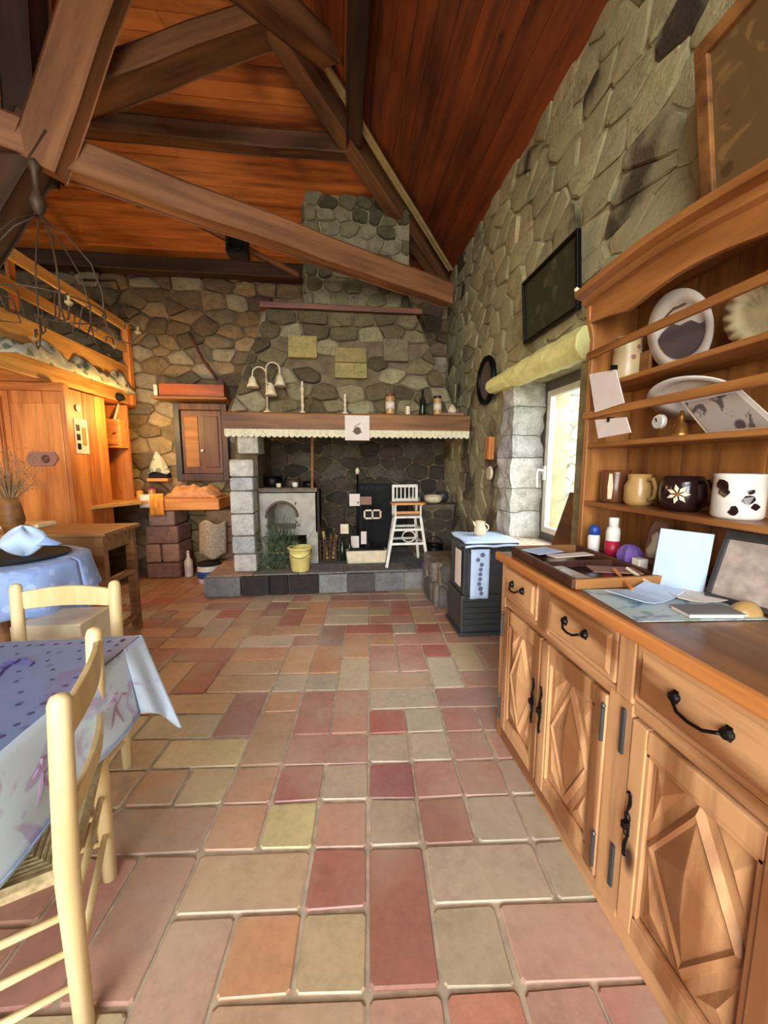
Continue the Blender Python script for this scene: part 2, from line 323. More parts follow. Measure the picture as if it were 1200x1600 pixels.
def tile_at(c, r, wc, hr, col):
    col = tuple(x*.78+y*.22 for x, y in zip(col, (186,164,140)))
    g = .0065; h = rng.uniform(-.0015, .002)
    P = [(c*CU+g, r*CV+g), ((c+wc)*CU-g, r*CV+g), ((c+wc)*CU-g, (r+hr)*CV-g), (c*CU+g, (r+hr)*CV-g)]
    P = [(u+rng.uniform(-.004,.004), v+rng.uniform(-.004,.004)) for u, v in P]
    mid = T0 + TU*((c+wc/2)*CU) + TV*((r+hr/2)*CV)
    if mid.x > 1.5 or mid.x < -5.65 or mid.y > 5.35 or mid.y < -2.5: return
    def cor(P, inset, z):
        out = []
        for i in range(4):
            p, a, b = P[i], P[i-1], P[(i+1) % 4]; ch = .009
            for q in (a, b):
                L = math.hypot(q[0]-p[0], q[1]-p[1]); out.append((p[0]+(q[0]-p[0])/L*ch, p[1]+(q[1]-p[1])/L*ch))
        mu, mv = centroid(P)
        return [T0+TU*(mu+(u-mu)*(1-inset))+TV*(mv+(v-mv)*(1-inset))+V(0,0,z) for u, v in out]
    vs = cor(P, 0, -.02)+cor(P, 0, h-.004)+cor(P, .035, h); fs = [(k*8+i, k*8+(i+1) % 8, (k+1)*8+(i+1) % 8, (k+1)*8+i) for k in (0,1) for i in range(8)]+[tuple(range(16,24))]
    d = mid-V(0,0,EYE); z = d.dot(F_); px = 600+FPX*d.dot(R_)/z if z > .1 else -9e9; py = 800-FPX*d.dot(U_)/z if z > .1 else 9e9
    if z > .1 and -60 < px < 1080 and py < 1720 and mid.y < 4.15 and mid.x < .95 and not (mid.x < -.95 and mid.y < 1.5) and mid.x > -2.9:
        MB().add(vs, fs).build('tile', M['tile'], floor, col=srgb(*col))
    else:
        rest.add(vs, fs)
def fill(c, r, wc, hr):
    for i in range(wc):
        for j in range(hr): used.add((c+i, r+j))
for (c, r), (wc, hr, col) in NEAR.items(): fill(c, r, wc, hr); tile_at(c, r, wc, hr, col)
for r in range(-20, 25):
    for c in range(-30, 11):
        if (c, r) in used: continue
        q = rng.random(); wc = hr = 1
        if q < .42 and (c+1, r) not in used: wc = 2
        elif q < .68 and (c, r+1) not in used: hr = 2
        fill(c, r, wc, hr); col = rng.choice(PAL); f = rng.uniform(.92, 1.06); tile_at(c, r, wc, hr, tuple(min(255, x*f) for x in col))
ro = rest.build('tile', M['tile'], floor, col=srgb(172,128,104)); tag(ro, kind='stuff')

# ---- right wall with the deep window opening
WY0, WY1, WZ0, WZ1 = 2.3, 3.19, .76, 2.1
mb = MB(); mb.box(1.5, 2.0, -2.6, WY0, -.1, 4.3); mb.box(1.5, 2.0, WY1, 5.9, -.1, 4.3); mb.box(1.5, 2.0, WY0, WY1, -.1, WZ0); mb.box(1.5, 2.0, WY0, WY1, WZ1, 4.3)
wr = mb.build('wall_right', M['mortar_green'], None, loc=(1.5, 2, 0)); tag(wr, 'rubble stone wall with pale greenish mortar', kind='structure')
rng = random.Random(11)
def over(poly, u0, u1, v0, v1): return max(p[0] for p in poly) > u0 and min(p[0] for p in poly) < u1 and max(p[1] for p in poly) > v0 and min(p[1] for p in poly) < v1
def wrcol(c, r):
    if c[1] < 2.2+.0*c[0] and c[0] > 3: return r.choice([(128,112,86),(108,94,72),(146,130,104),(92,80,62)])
    q = r.random()
    if q < .14: return r.choice([(84,76,54),(92,80,58),(70,62,44)])
    return r.choice([(168,158,116),(180,170,126),(154,148,108),(174,162,122),(146,140,104)])
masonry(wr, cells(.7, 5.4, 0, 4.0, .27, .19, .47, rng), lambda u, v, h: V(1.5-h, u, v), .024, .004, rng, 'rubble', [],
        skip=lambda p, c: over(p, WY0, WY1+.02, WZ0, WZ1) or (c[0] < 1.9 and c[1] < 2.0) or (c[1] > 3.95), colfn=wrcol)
for i, (z0, z1) in enumerate([(.76,1.0),(1.0,1.2),(1.2,1.47),(1.47,1.66),(1.66,1.9),(1.9,2.1)]):     # quoins of the jamb
    j = rng.uniform(-.02,.02)
    mb = MB(); P = [(1.49-.02+j, z0+.006), (1.73+j, z0+.008), (1.74, z1-.006), (1.47+j, z1-.008)]
    wob = lambda p: p+V(noise.noise(p*9),noise.noise(p*9+V(7,0,0)),noise.noise(p*7+V(0,9,0))*.6)*.035
    mb.grid(9, 7, lambda a, b: wob(V(1.46+.28*a, WY1-.045-.01*math.sin(PI*b), z0+.003+(z1-z0-.006)*b)))
    mb.grid(5, 7, lambda a, b: wob(V(1.46, WY1-.045-.01*math.sin(PI*b)+.26*a, z0+.003+(z1-z0-.006)*b)))
    mb.build('stone', M['stone'], wr, solid=0, col=srgb(*rng.choice([(200,198,184),(188,188,178),(212,210,198)])))
MB().box(1.4, 1.82, WY0, WY1-.02, WZ0-.03, WZ0+.006).build('sill', M['grout'], wr, bevel=.006)
# window
w1 = T('window_1', 'tilted grey-framed window in the deep stone opening', None, (1.8, 2.7, .78), kind='structure')
mb = MB(); mb.box(1.74,1.80,WY1-.09,WY1,.76,2.1); mb.box(1.74,1.80,WY0,WY0+.07,.76,2.1); mb.box(1.74,1.80,WY0+.07,WY1-.09,2.02,2.1); mb.box(1.74,1.80,WY0+.07,WY1-.09,.76,.83)
mb.build('window_frame', M['frame_grey'], w1, bevel=.005)
mb = MB(); ya, yb = WY0+.07, WY1-.09
for q in ((yb-.05,yb,.83,2.02),(ya,ya+.05,.83,2.02),(ya+.05,yb-.05,1.97,2.02),(ya+.05,yb-.05,.83,.88)): mb.box(1.735,1.775,*q)
mb.build('sash', M['white'], w1, bevel=.004)
MB().box(1.754,1.76,ya+.05,yb-.05,.88,1.97).build('pane', M['glass'], w1)
mb = MB(); mb.box(1.715,1.735,yb-.04,yb-.015,1.28,1.40); mb.tube([(1.72,yb-.028,1.36),(1.66,yb-.028,1.365),(1.655,yb-.028,1.33),(1.66,yb-.03,1.22)],.011,8); mb.build('window_handle', M['white'], w1, smooth=False)
# outside
g = MB().box(2.0, 9, -4, 9, -.5, -.35).build('ground', flat('outdoor_ground', (150,146,120), .9), None, loc=(5, 2, -.4)); tag(g, 'pale ground outside the window', kind='structure')
ow = MB().box(4.2, 4.6, -1, 8.5, -.4, 3.2).build('wall_outside', M['plaster'], None, loc=(4.4, 3, -.4)); tag(ow, 'pale stone wall seen outside through the window', kind='structure')
rng = random.Random(5)
masonry(ow, cells(4.2, 8.0, -.2, 2.9, .42, .26, .25, rng), lambda u, v, h: V(4.2-h, u, v), .05, .02, rng, 'stone', [(214,208,186),(198,196,178),(222,218,204),(188,190,168)])

# ---- back wall
wb = MB().box(-5.9, 2.0, 5.4, 5.9, -.1, 4.1).build('wall_back', M['mortar'], None, loc=(-1.5, 5.4, 0)); tag(wb, 'brown rubble stone wall behind the fireplace and worktop', kind='structure')
rng = random.Random(23)
BC = [(128,110,82),(108,92,68),(146,128,98),(96,82,62),(136,116,84),(118,106,84),(150,140,116)]
def bcol(c, r):
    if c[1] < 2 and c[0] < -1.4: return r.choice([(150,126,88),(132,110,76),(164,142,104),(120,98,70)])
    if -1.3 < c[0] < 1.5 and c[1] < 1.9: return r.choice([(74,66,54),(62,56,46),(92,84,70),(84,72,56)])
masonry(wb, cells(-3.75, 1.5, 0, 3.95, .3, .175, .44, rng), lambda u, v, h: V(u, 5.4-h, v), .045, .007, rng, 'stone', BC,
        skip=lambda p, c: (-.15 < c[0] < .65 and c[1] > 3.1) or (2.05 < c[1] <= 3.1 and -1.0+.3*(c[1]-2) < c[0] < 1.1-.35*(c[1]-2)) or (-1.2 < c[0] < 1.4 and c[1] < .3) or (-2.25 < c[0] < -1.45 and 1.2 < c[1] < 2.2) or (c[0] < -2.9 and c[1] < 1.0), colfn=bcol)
wl = MB().box(-6.1, -5.7, -2.9, 5.9, -.1, 4.3).build('wall_left', M['plaster'], None, loc=(-5.9, 1, 0)); tag(wl, kind='structure')
# unseen wall behind the camera, its door and gable openings added for fill
mb = MB(); mb.box(-5.9,-2.6,-2.9,-2.6,-.1,5.8); mb.box(.8,2.0,-2.9,-2.6,-.1,5.8); mb.box(-2.6,.8,-2.9,-2.6,2.75,3.0); mb.box(-2.6,.8,-2.9,-2.6,4.3,5.8); mb.box(-2.6,-2.0+.0,-2.9,-2.6,3.0,4.3)
wf = mb.build('wall_front', M['plaster'], None, loc=(-1.5, -2.7, 0)); tag(wf, kind='structure')
d1 = T('fill_door_1', None, None, (-.9, -2.7, 0), kind='structure')
mb = MB()
for x in (-2.6, -1.5, -.94, -.86, .2, .74): mb.box(x, x+.06, -2.72, -2.66, 0, 2.75)
mb.box(-2.6,.8,-2.72,-2.66,0,.1); mb.box(-2.6,.8,-2.72,-2.66,2.68,2.75); mb.build('door_frame', M['white'], d1)

# ---- roof: boarded slopes with a hip over the back wall
SL, EZ, RX = .5, 3.93, -2.1
def hipz(y): return EZ+SL*(5.4-y)
def rgtz(x): return EZ+SL*(1.5-x)
ceil = T('ceiling', 'varnished board ceiling on exposed rafters', None, (-2.1, 2, 4), kind='structure')
rng = random.Random(3)
mb = MB()
mb.add([(2.0,5.9,EZ-.25+.06),(-6.2,5.9,EZ-.19),(RX,1.8,hipz(1.8)+.06)], [(0,1,2)])
mb.add([(2.0,5.9,EZ-.19),(RX,1.8,hipz(1.8)+.06),(RX,-2.9,hipz(1.8)+.06),(2.0,-2.9,EZ-.19)], [(0,1,2,3)])
mb.add([(-6.2,5.9,EZ-.19),(RX,1.8,hipz(1.8)+.06),(RX,-2.9,hipz(1.8)+.06),(-6.2,-2.9,EZ-.19)], [(3,2,1,0)])
mb.build('roof_deck', M['beam_dark'], ceil, solid=.04)
pw = .105; n = int(3.55/pw)
for i in range(n):                      # hip boards run along x
    y1 = 5.4-i*pw; y0 = y1-pw+.004; xr1, xr0 = 1.5-(5.4-y1), 1.5-(5.4-y0); xl1, xl0 = -5.7+(5.4-y1), -5.7+(5.4-y0)
    cuts = [0, rng.uniform(.25,.75), 1]
    for a, b in zip(cuts, cuts[1:]):
        dz = rng.uniform(-.003,.003); f = lambda t, xl, xr: xl+(xr-xl)*t
        q = [(f(a,xl1,xr1)+.003,y1),(f(b,xl1,xr1)-.003,y1),(f(b,xl0,xr0)-.003,y0),(f(a,xl0,xr0)+.003,y0)]
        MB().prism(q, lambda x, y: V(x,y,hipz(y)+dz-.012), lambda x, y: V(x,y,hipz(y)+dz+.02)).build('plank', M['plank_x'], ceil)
for i in range(int(3.55/.12)):          # right slope boards run along y
    x1 = 1.5-i*.12; x0 = x1-.117; ye1, ye0 = 5.4-(1.5-x1), 5.4-(1.5-x0); cut = rng.uniform(-1, 3)
    for (a1, a0, b) in ((ye1, ye0, cut+.003), (cut-.003, cut-.003, -2.6)):
        dz = rng.uniform(-.003,.003)
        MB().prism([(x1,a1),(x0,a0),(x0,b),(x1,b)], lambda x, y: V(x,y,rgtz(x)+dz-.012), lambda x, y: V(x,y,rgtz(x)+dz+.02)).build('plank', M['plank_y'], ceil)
mb = MB()
for i in range(int(3.55/.12)):
    x1 = -5.7+i*.12; x0 = x1+.113; mb.prism([(x1,5.4-(x1+5.7)),(x0,5.4-(x0+5.7)),(x0,-2.6),(x1,-2.6)], lambda x, y: V(x,y,EZ+SL*(x+5.7)-.012), lambda x, y: V(x,y,EZ+SL*(x+5.7)+.02))
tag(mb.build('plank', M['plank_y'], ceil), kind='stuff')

def beam(label, a, b, wd, ht, mat, up=(0,0,1)):
    a, b = Vector(a), Vector(b); L = (b-a).length; bb = MB(); d = (b-a).normalized(); rg = random.Random(int(L*977))
    n = max(2, int(L/.35)); x = d.cross(Vector(up)).normalized(); z = x.cross(d); vs = []
    for i in range(n+1):
        p = a+(b-a)*(i/n)+x*rg.uniform(-.006,.006)+z*rg.uniform(-.006,.006); k = .012
        for sx, sz in ((-1,-1),(1,-1),(1,1),(-1,1)):
            for c0, c1 in (((wd/2-k)*sx, ht/2*sz), (wd/2*sx, (ht/2-k)*sz)) if sx*sz > 0 else ((wd/2*sx, (ht/2-k)*sz), ((wd/2-k)*sx, ht/2*sz)):
                vs.append(p+x*c0+z*c1)
    fs = [(i*8+k, i*8+(k+1) % 8, (i+1)*8+(k+1) % 8, (i+1)*8+k) for i in range(n) for k in range(8)]+[tuple(range(8)), tuple(range(n*8, n*8+8))]
    # rotate so that the beam's own long axis is the grain axis
    q = d.to_track_quat('Y', 'Z'); o = bb.add([q.inverted() @ (v-a) for v in vs], fs).build('roof_beam', M[mat], None, loc=(0,0,0))
    o.location = a; o.rotation_euler = q.to_euler(); return tag(o, label, 'beam', kind='structure')
def hp(t, dz=0): return V(1.5-t, 5.4-t, EZ+SL*t+dz)
beam('dark hip rafter rising from the corner above the fireplace to the roof peak', hp(.02,-.13), hp(3.5,-.13), .15, .2, 'beam')
beam('thin pale strip for the lit edge board along the right side of the dark hip rafter', hp(.2,-.11)+V(.13,-.13,-.02), hp(3.0,-.11)+V(.13,-.13,-.02), .07, .04, 'lath')  # pale strip, its colour carries the light on the rafter's edge board
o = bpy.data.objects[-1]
beam('dark horizontal purlin halfway up the boarded back slope', (-4.3,4.1,hipz(4.1)-.11), (.1,4.1,hipz(4.1)-.11), .14, .17, 'beam')
beam('dark purlin running toward the viewer under the right roof slope', (.16,4.0,rgtz(.16)-.11), (.16,-2.6,rgtz(.16)-.11), .15, .18, 'beam_dark')
beam('dark wall plate lying on top of the back stone wall', (-5.6,5.28,3.84), (1.3,5.28,3.84), .2, .17, 'beam_dark')
ND = at(60, 232, Y=3.0)
EDIR = V(3.3, 2.3, .2)
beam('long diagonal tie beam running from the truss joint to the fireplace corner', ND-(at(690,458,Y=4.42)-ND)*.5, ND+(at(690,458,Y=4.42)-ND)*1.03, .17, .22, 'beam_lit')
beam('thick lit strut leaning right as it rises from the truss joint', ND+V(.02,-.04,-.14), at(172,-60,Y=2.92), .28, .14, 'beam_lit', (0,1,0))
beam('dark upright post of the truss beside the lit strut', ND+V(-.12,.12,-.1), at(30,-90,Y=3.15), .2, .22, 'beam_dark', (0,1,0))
beam('reddish thin strut at the upper left beyond the truss post', ND+V(-.12,.3,.0), at(75,-60,Y=3.3), .1, .12, 'plank_y', (0,1,0))
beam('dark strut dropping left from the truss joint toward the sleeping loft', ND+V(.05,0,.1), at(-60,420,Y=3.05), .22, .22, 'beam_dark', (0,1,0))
beam('brown brace climbing right from the truss joint to the back roof slope', ND+V(.05,.1,.35), V(-.45,3.45,hipz(3.45)-.06), .16, .24, 'beam', (0,1,0))
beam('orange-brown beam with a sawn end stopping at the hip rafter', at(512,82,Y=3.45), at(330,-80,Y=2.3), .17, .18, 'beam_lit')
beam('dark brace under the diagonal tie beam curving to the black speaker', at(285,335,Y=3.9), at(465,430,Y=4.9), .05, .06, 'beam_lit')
# ---------------------------------------------------------------- fireplace
rng = random.Random(41)
hearth = T('hearth', 'raised stone hearth platform edged with dark and pale grey blocks', 'hearth', (-.2, 4.6, 0))
MB().box(-1.44,1.18,4.13,5.38,0,.225).build('hearth_core', M['hearthstone'], hearth)
x = -1.47; HC = [((128,130,130),.38),((62,56,54),.3),((52,46,46),.2),((58,52,50),.33),((138,138,134),.31),((88,84,82),.3),((120,120,118),.34)]
for c, wd in HC:
    MB().grid(4,3,lambda a,b: V(x+.006+(wd-.012)*a, 4.075-.012*math.sin(PI*a)-rng.uniform(0,.01), .012+.205*b)).add([(x+.006,4.075,.217),(x+wd-.006,4.075,.217),(x+wd-.006,4.2,.222),(x+.006,4.2,.222)],[(0,1,2,3)]).add([(x+.006,4.075,.012),(x+.006,4.075,.217),(x+.006,4.2,.222),(x+.006,4.2,.012)],[(0,1,2,3)]).add([(x+wd-.006,4.075,.012),(x+wd-.006,4.075,.217),(x+wd-.006,4.2,.222),(x+wd-.006,4.2,.012)],[(0,1,2,3)]).build('stone', M['stone'], hearth, col=srgb(*c)); x += wd
for j in range(4):
    xx = -1.45
    while xx < 1.1:
        wd = rng.uniform(.4,.75); x1 = min(1.16, xx+wd)
        MB().box(xx+.006,x1-.006,4.1+j*.31+.006,4.41+j*.31-.006,.2,.232+rng.uniform(0,.006)).build('slab', M['stone'], hearth, bevel=.006, col=srgb(*rng.choice([(120,116,108),(134,128,118),(108,104,100)] if xx > -1.0 else [(170,140,124),(160,134,118)]))); xx = x1
# hood and chimney
HY0, HZ0, HY1, HZ1 = 4.3, 1.96, 4.52, 3.12
hood = T('chimney_hood', 'tapering rubble stone chimney hood above the wooden mantel', 'chimney', (0, 4.8, 1.96))
A0, A1, B0, B1 = -1.17, 1.33, -.80, .88
def hy(z): return HY0+(HY1-HY0)*(z-HZ0)/(HZ1-HZ0)
MB().add([(A0,HY0,HZ0),(A1,HY0,HZ0),(A1,5.4,HZ0),(A0,5.4,HZ0),(B0,HY1,HZ1),(B1,HY1,HZ1),(B1,5.4,HZ1),(B0,5.4,HZ1)],[(0,1,2,3),(4,5,6,7),(0,1,5,4),(1,2,6,5),(2,3,7,6),(3,0,4,7)]).build('hood_core', M['mortar'], hood)
spec = [((-.556,2.57,-.244,2.815),(176,158,98),''),((-.055,2.36,.298,2.53),(170,156,100),''),((-.055,2.535,.298,2.70),(158,142,92),''),((.484,2.565,.768,2.817),(128,118,90),'')]
for (a,z0,b,z1), c, _ in spec:
    MB().add([(a,hy(z0)-.07,z0),(b,hy(z0)-.07,z0),(b,hy(z1)-.07,z1),(a,hy(z1)-.07,z1),(a,hy(z0)+.02,z0),(b,hy(z0)+.02,z0),(b,hy(z1)+.02,z1),(a,hy(z1)+.02,z1)],[(0,1,2,3),(4,7,6,5),(0,4,5,1),(1,5,6,2),(2,6,7,3),(3,7,4,0)]).build('stone', M['stone'], hood, bevel=.012, col=srgb(*c))
HB = [(A0,HZ0),(A1,HZ0),(B1,HZ1-.01),(B0,HZ1-.01)]
masonry(hood, cells(A0,A1,HZ0,HZ1,.27,.165,.36,rng,HB), lambda u,v,h: V(u,hy(v)-h,v), .05, .006, rng, 'stone', [(118,108,76),(104,92,64),(140,130,96),(90,80,56),(150,142,108)],
        skip=lambda p,c: any(over(p,a+.04,b-.04,z0+.04,z1-.04) and a-.05<c[0]<b+.05 and z0-.04<c[1]<z1+.04 for (a,z0,b,z1),_,_ in spec))
masonry(hood, cells(HY0,5.4,HZ0,HZ1,.3,.2,.3,rng,[(HY0,HZ0),(5.4,HZ0),(5.4,HZ1),(HY1,HZ1)]), lambda u,v,h: V(A0+(B0-A0)*(v-HZ0)/(HZ1-HZ0)-h,u,v), .04, .006, rng, 'stone', [(118,108,76),(104,92,64),(128,116,86)])
MB().box(-.86,.94,4.46,5.4,3.115,3.175).build('ledge', wood('ledge_wood', (96,52,32),(140,84,54),'X'), hood, bevel=.006)
ch = T('chimney', 'narrow stone chimney stack rising through the boarded roof slope', 'chimney', (.2, 5, 3.2))
MB().box(-.36,.80,4.56,5.4,3.175,4.5).build('chimney_core', M['mortar_green'], ch)
masonry(ch, cells(-.36,.80,3.19,4.36,.2,.14,.3,rng), lambda u,v,h: V(u,4.56-h,v), .045, .006, rng, 'stone', [(132,130,96),(112,108,78),(150,146,116),(96,92,66)])
masonry(ch, cells(4.56,5.4,3.19,4.36,.2,.14,.3,rng), lambda u,v,h: V(-.36-h,u,v), .04, .006, rng, 'stone', [(132,130,96),(112,108,78),(150,146,116)])
# mantel
MZ0, MZ1 = 1.755, 1.955
q = MB(); n = 16
for i in range(n+1):
    xx = -1.2+2.62*i/n
    for yy, zz in ((4.13,MZ0),(4.12,MZ1-.015),(4.135,MZ1),(4.5,MZ1),(4.5,MZ0)): q.v.append(V(xx,yy+rng.uniform(-.005,.005),zz+rng.uniform(-.004,.004)))
q.f = [(i*5+k,i*5+(k+1)%5,(i+1)*5+(k+1)%5,(i+1)*5+k) for i in range(n) for k in range(5)]+[tuple(range(5)),tuple(n*5+k for k in range(5))]; q.mi = [0]*len(q.f)
tag(q.build('mantel_beam', M['mantel'], None, loc=(.1,4.3,MZ0)), 'long thick brown wooden mantel beam across the fireplace', 'beam', kind='thing')
q = MB(); n = 150                                             # scalloped lace edging
def lace(a, b):
    xx = -1.19+2.6*a; sc = abs(math.sin(a*PI*44)); return V(xx, 4.112-.003*math.sin(a*PI*88), 1.78-(.066+.018*sc)*b)
q.grid(440, 4, lace); tag(q.build('lace_edging', spotted('lace', (222,214,180),(168,158,124),40,.2,.9), None, loc=(.1,4.11,1.75), solid=.002), 'cream scalloped lace edging hanging under the mantel beam', 'lace')
sg = T('card_sign', 'white square card with a small dark drawing pinned on the mantel beam', 'card', (.17,4.1,1.66))
MB().box(.045,.305,4.094,4.1,1.67,1.93).build('card', M['paper'], sg)
q = MB(); q.lathe([(.001,-.002),(.035,-.002),(.04,0)], (.175,4.094,1.77), 12, 'Y'); q.bar((.12,4.092,1.76),(.23,4.092,1.755),.004,.008); q.bar((.14,4.092,1.81),(.21,4.092,1.85),.004,.006); q.build('drawing', M['rustiron'], sg)
MC = 1.957
def thing1(name, label, cat, loc, parts, group=None):
    t = T(name, label, cat, loc, group)
    for pn, mb, mat, kw in parts: mb.xf(Matrix.Translation(loc)).build(pn, M[mat] if isinstance(mat, str) else mat, t, **kw)
    return t
SM = dict(smooth=True)
def arc(c, r, a0, a1, n=12, pl='XZ'):
    o = []
    for i in range(n+1):
        a = a0+(a1-a0)*i/n; u, v = c[0]+r*math.cos(a), c[2]+r*math.sin(a); o.append(V(u,c[1],v) if pl == 'XZ' else V(c[0],c[1]+r*math.cos(a),v))
    return o
def bell(c, r=.05, h=.09): return MB().lathe([(.008,0),(.016,-.01),(r*.55,-.03),(r*.75,-h*.6),(r*1.1,-h),(r*1.05,-h),(.01,-.02)], c, 16)
t = thing1('table_lamp', 'white three-armed lamp with bell shades standing on the mantel', 'lamp', (-.77,4.22,MC), [
 ('base', MB().lathe([(.045,0),(.045,.01),(.02,.03),(.012,.05)],n=16), 'cream', SM), ('pole', MB().tube([(0,0,.04),(0,0,.36)],.009), 'cream', SM),
 ('arm', MB().tube([(0,0,.34)]+arc((-.07,0,.40),.07,0,PI)+[(-.14,0,.36)],.007), 'cream', SM), ('arm', MB().tube([(0,0,.36)]+arc((.07,0,.45),.07,PI,0)+[(.14,0,.38)],.007), 'cream', SM),
 ('arm', MB().tube([(0,0,.3),(0,-.04,.31),(.05,-.06,.29)],.007), 'cream', SM),
 ('lamp_shade', bell((-.14,0,.38),.058,.12), 'cream', SM), ('lamp_shade', bell((.14,0,.4),.058,.12), 'cream', SM), ('lamp_shade', bell((.055,-.06,.3),.058,.13), 'cream', SM)])
for xx, h, lab in ((-.40,.30,'tall turned pale candlestick on the mantel beside the bell lamp'),(.05,.18,'short pale candlestick on the mantel just behind the white card')):
    thing1('candlestick', lab, 'candlestick', (xx,4.2,MC), [('stem', MB().lathe([(.035,0),(.035,.01),(.012,.03),(.02,h*.3),(.01,h*.35),(.018,h*.6),(.009,h*.65),(.022,h*.85),(.022,h*.87)],n=14), 'cream', SM), ('candle', MB().lathe([(.011,h*.86),(.011,h+.03),(.002,h+.032)],n=10), 'paper', SM)], 'candlesticks on the mantel')
for xx, r, h, lab in ((-.56,.05,.2,'clear glass carafe on the mantel beside the bell lamp'),(-.3,.045,.16,'clear glass tumbler on the mantel right of the tall candlestick'),(.36,.045,.2,'clear conical glass decanter on the mantel right of the card')):
    thing1('glass_vessel', lab, 'glass', (xx,4.22,MC), [('body', MB().lathe([(r,0),(r*1.02,h*.5),(r*.45,h*.75),(r*.35,h),(r*.3,h),(r*.4,h*.75),(r*.95,h*.5),(r*.9,.01)],n=18), 'glass', SM)], 'glass vessels on the mantel')
def can(name, lab, cat, loc, r, h, mat, lid, grp=None, band=None):
    P = [('body', MB().lathe([(r*.96,0),(r,.01),(r,h*.86),(r*.96,h*.9)],n=20), mat, SM), ('lid', MB().lathe([(r*1.03,h*.87),(r*1.03,h*.98),(r*.9,h)],n=20), lid, SM)]
    if band: P.append(('paper_label', MB().lathe([(r*1.015,h*.25),(r*1.015,h*.6)],n=20), band, SM))
    return thing1(name, lab, cat, loc, P, grp)
can('tin', 'small orange and cream tin standing at the edge of the mantel', 'tin', (.535,4.165,MC), .05, .21, 'tan_glaze', 'brown_glaze', None, 'paper')
can('tin', 'tiny pale tin between the orange tin and the dark bottle', 'tin', (.73,4.17,MC), .028, .1, 'cream', 'brown_glaze')
can('tin', 'tall cream tin with dark bands right of the dark bottle on the mantel', 'tin', (1.06,4.17,MC), .045, .2, 'tan_glaze', 'dark_glaze', None, 'cream')
def bottle(lab, loc, r, h, mat='bottle_green', cap='black', band=None, grp=None):
    P = [('body', MB().lathe([(r*.9,0),(r,.01),(r,h*.6),(r*.35,h*.75),(r*.32,h*.95)],n=18), mat, SM), ('cap', MB().lathe([(r*.38,h*.93),(r*.38,h),(r*.3,h)],n=12), cap, SM)]
    if band: P.append(('paper_label', MB().lathe([(r*1.02,h*.2),(r*1.02,h*.48)],n=18), band, SM))
    return thing1('bottle', lab, 'bottle', loc, P, grp)
bottle('slim dark bottle standing on the mantel between two tins', (.90,4.2,MC), .035, .27)
thing1('shell_ornament', 'small pale ornament lying at the right end of the mantel', 'ornament', (1.25,4.25,MC), [('base', MB().box(-.14,.12,-.05,.05,0,.03), 'rose_box', dict(bevel=.005)), ('figure', MB().lathe([(.04,.03),(.055,.06),(.03,.1),(.01,.13)],n=12), 'cream', SM)])

# left pier of squared blocks, corbel, oven
pier = T('stone_pier', 'whitewashed pier of squared blocks at the left of the fireplace', 'pillar', (-1.06,4.33,.235), kind='thing')
z = .236
for i, h in enumerate([.2,.2,.245,.25,.15,.19]):
    e = rng.uniform(-.012,.012); wd = .24 if i < 5 else .25
    MB().box(-1.19+e,-1.19+wd+e,4.2-e,4.45,z+.004,z+h-.004).build('stone', M['stone'], pier, bevel=.02, col=srgb(*rng.choice([(196,194,184),(206,202,188),(184,186,184)]))); z += h
cb = MB().box(-1.08,-.87,4.16,4.5,1.53,1.754).build('corbel', M['stone'], None, bevel=.015, loc=(-.97,4.3,1.53), col=srgb(190,186,166)); tag(cb, 'pale stone corbel block supporting the left end of the mantel', 'corbel', kind='thing')
wp = MB().box(-1.19,-.95,4.5,5.38,.236,1.754).build('cheek_wall', M['mortar'], None, loc=(-1.07,4.9,.24)); tag(wp, 'dark side wall of the fireplace behind the whitewashed pier', 'wall', kind='thing')
OY = 4.5
def arch_front(mb, x0, x1, z0, z1, cx, r, zb, zt, y0, y1):    # front plate with an arched hole
    n = 12; top = [(cx+r*math.cos(a), zt+r*math.sin(a)) for a in [PI*i/n for i in range(n+1)]]
    hole = [(cx+r, zb)]+top+[(cx-r, zb)]; outer = []
    for (u, v) in hole:
        if v <= zt: outer.append((x1 if u > cx else x0, v))
        else:
            a = math.atan2(v-zt, u-cx); t = min((x1-cx)/max(1e-6, math.cos(a)) if math.cos(a) > 0 else (x0-cx)/min(-1e-6, math.cos(a)), (z1-zt)/math.sin(a)); outer.append((cx+t*math.cos(a), zt+t*math.sin(a)))
    m = len(hole); vs = [V(u,y0,v) for u, v in hole]+[V(u,y0,v) for u, v in outer]+[V(u,y1,v) for u, v in hole]
    fs = [(i,i+1,m+i+1,m+i) for i in range(m-1)]+[(i,i+1,2*m+i+1,2*m+i) for i in range(m-1)]
    mb.add(vs, fs)
    if (x1-cx)*0 == 0:
        for sx, xx in ((1,x1),(-1,x0)):
            cand = [p for p in outer if abs(p[0]-xx) < 1e-6]; tp = [p for p in outer if abs(p[1]-z1) < 1e-6]
            if cand and tp:
                a = max(cand, key=lambda p: p[1]); b = max(tp, key=lambda p: sx*p[0]); mb.add([V(a[0],y0,a[1]),V(xx,y0,z1),V(b[0],y0,z1)],[(0,1,2)])
    return mb
oven = T('bread_oven', 'whitewashed masonry oven block with an arched niche', 'oven', (-.62,4.7,.236))
wash = flat('whitewash', (176,170,156), .9, var=.25, scale=7, bmp=.6)
mb = MB(); arch_front(mb,-.95,-.29,.62,1.10,-.70,.165,.66,.80,OY,5.0); mb.add([(-.95,OY,.62),(-.29,OY,.62),(-.29,OY,.66),(-.95,OY,.66)],[(0,1,2,3)])
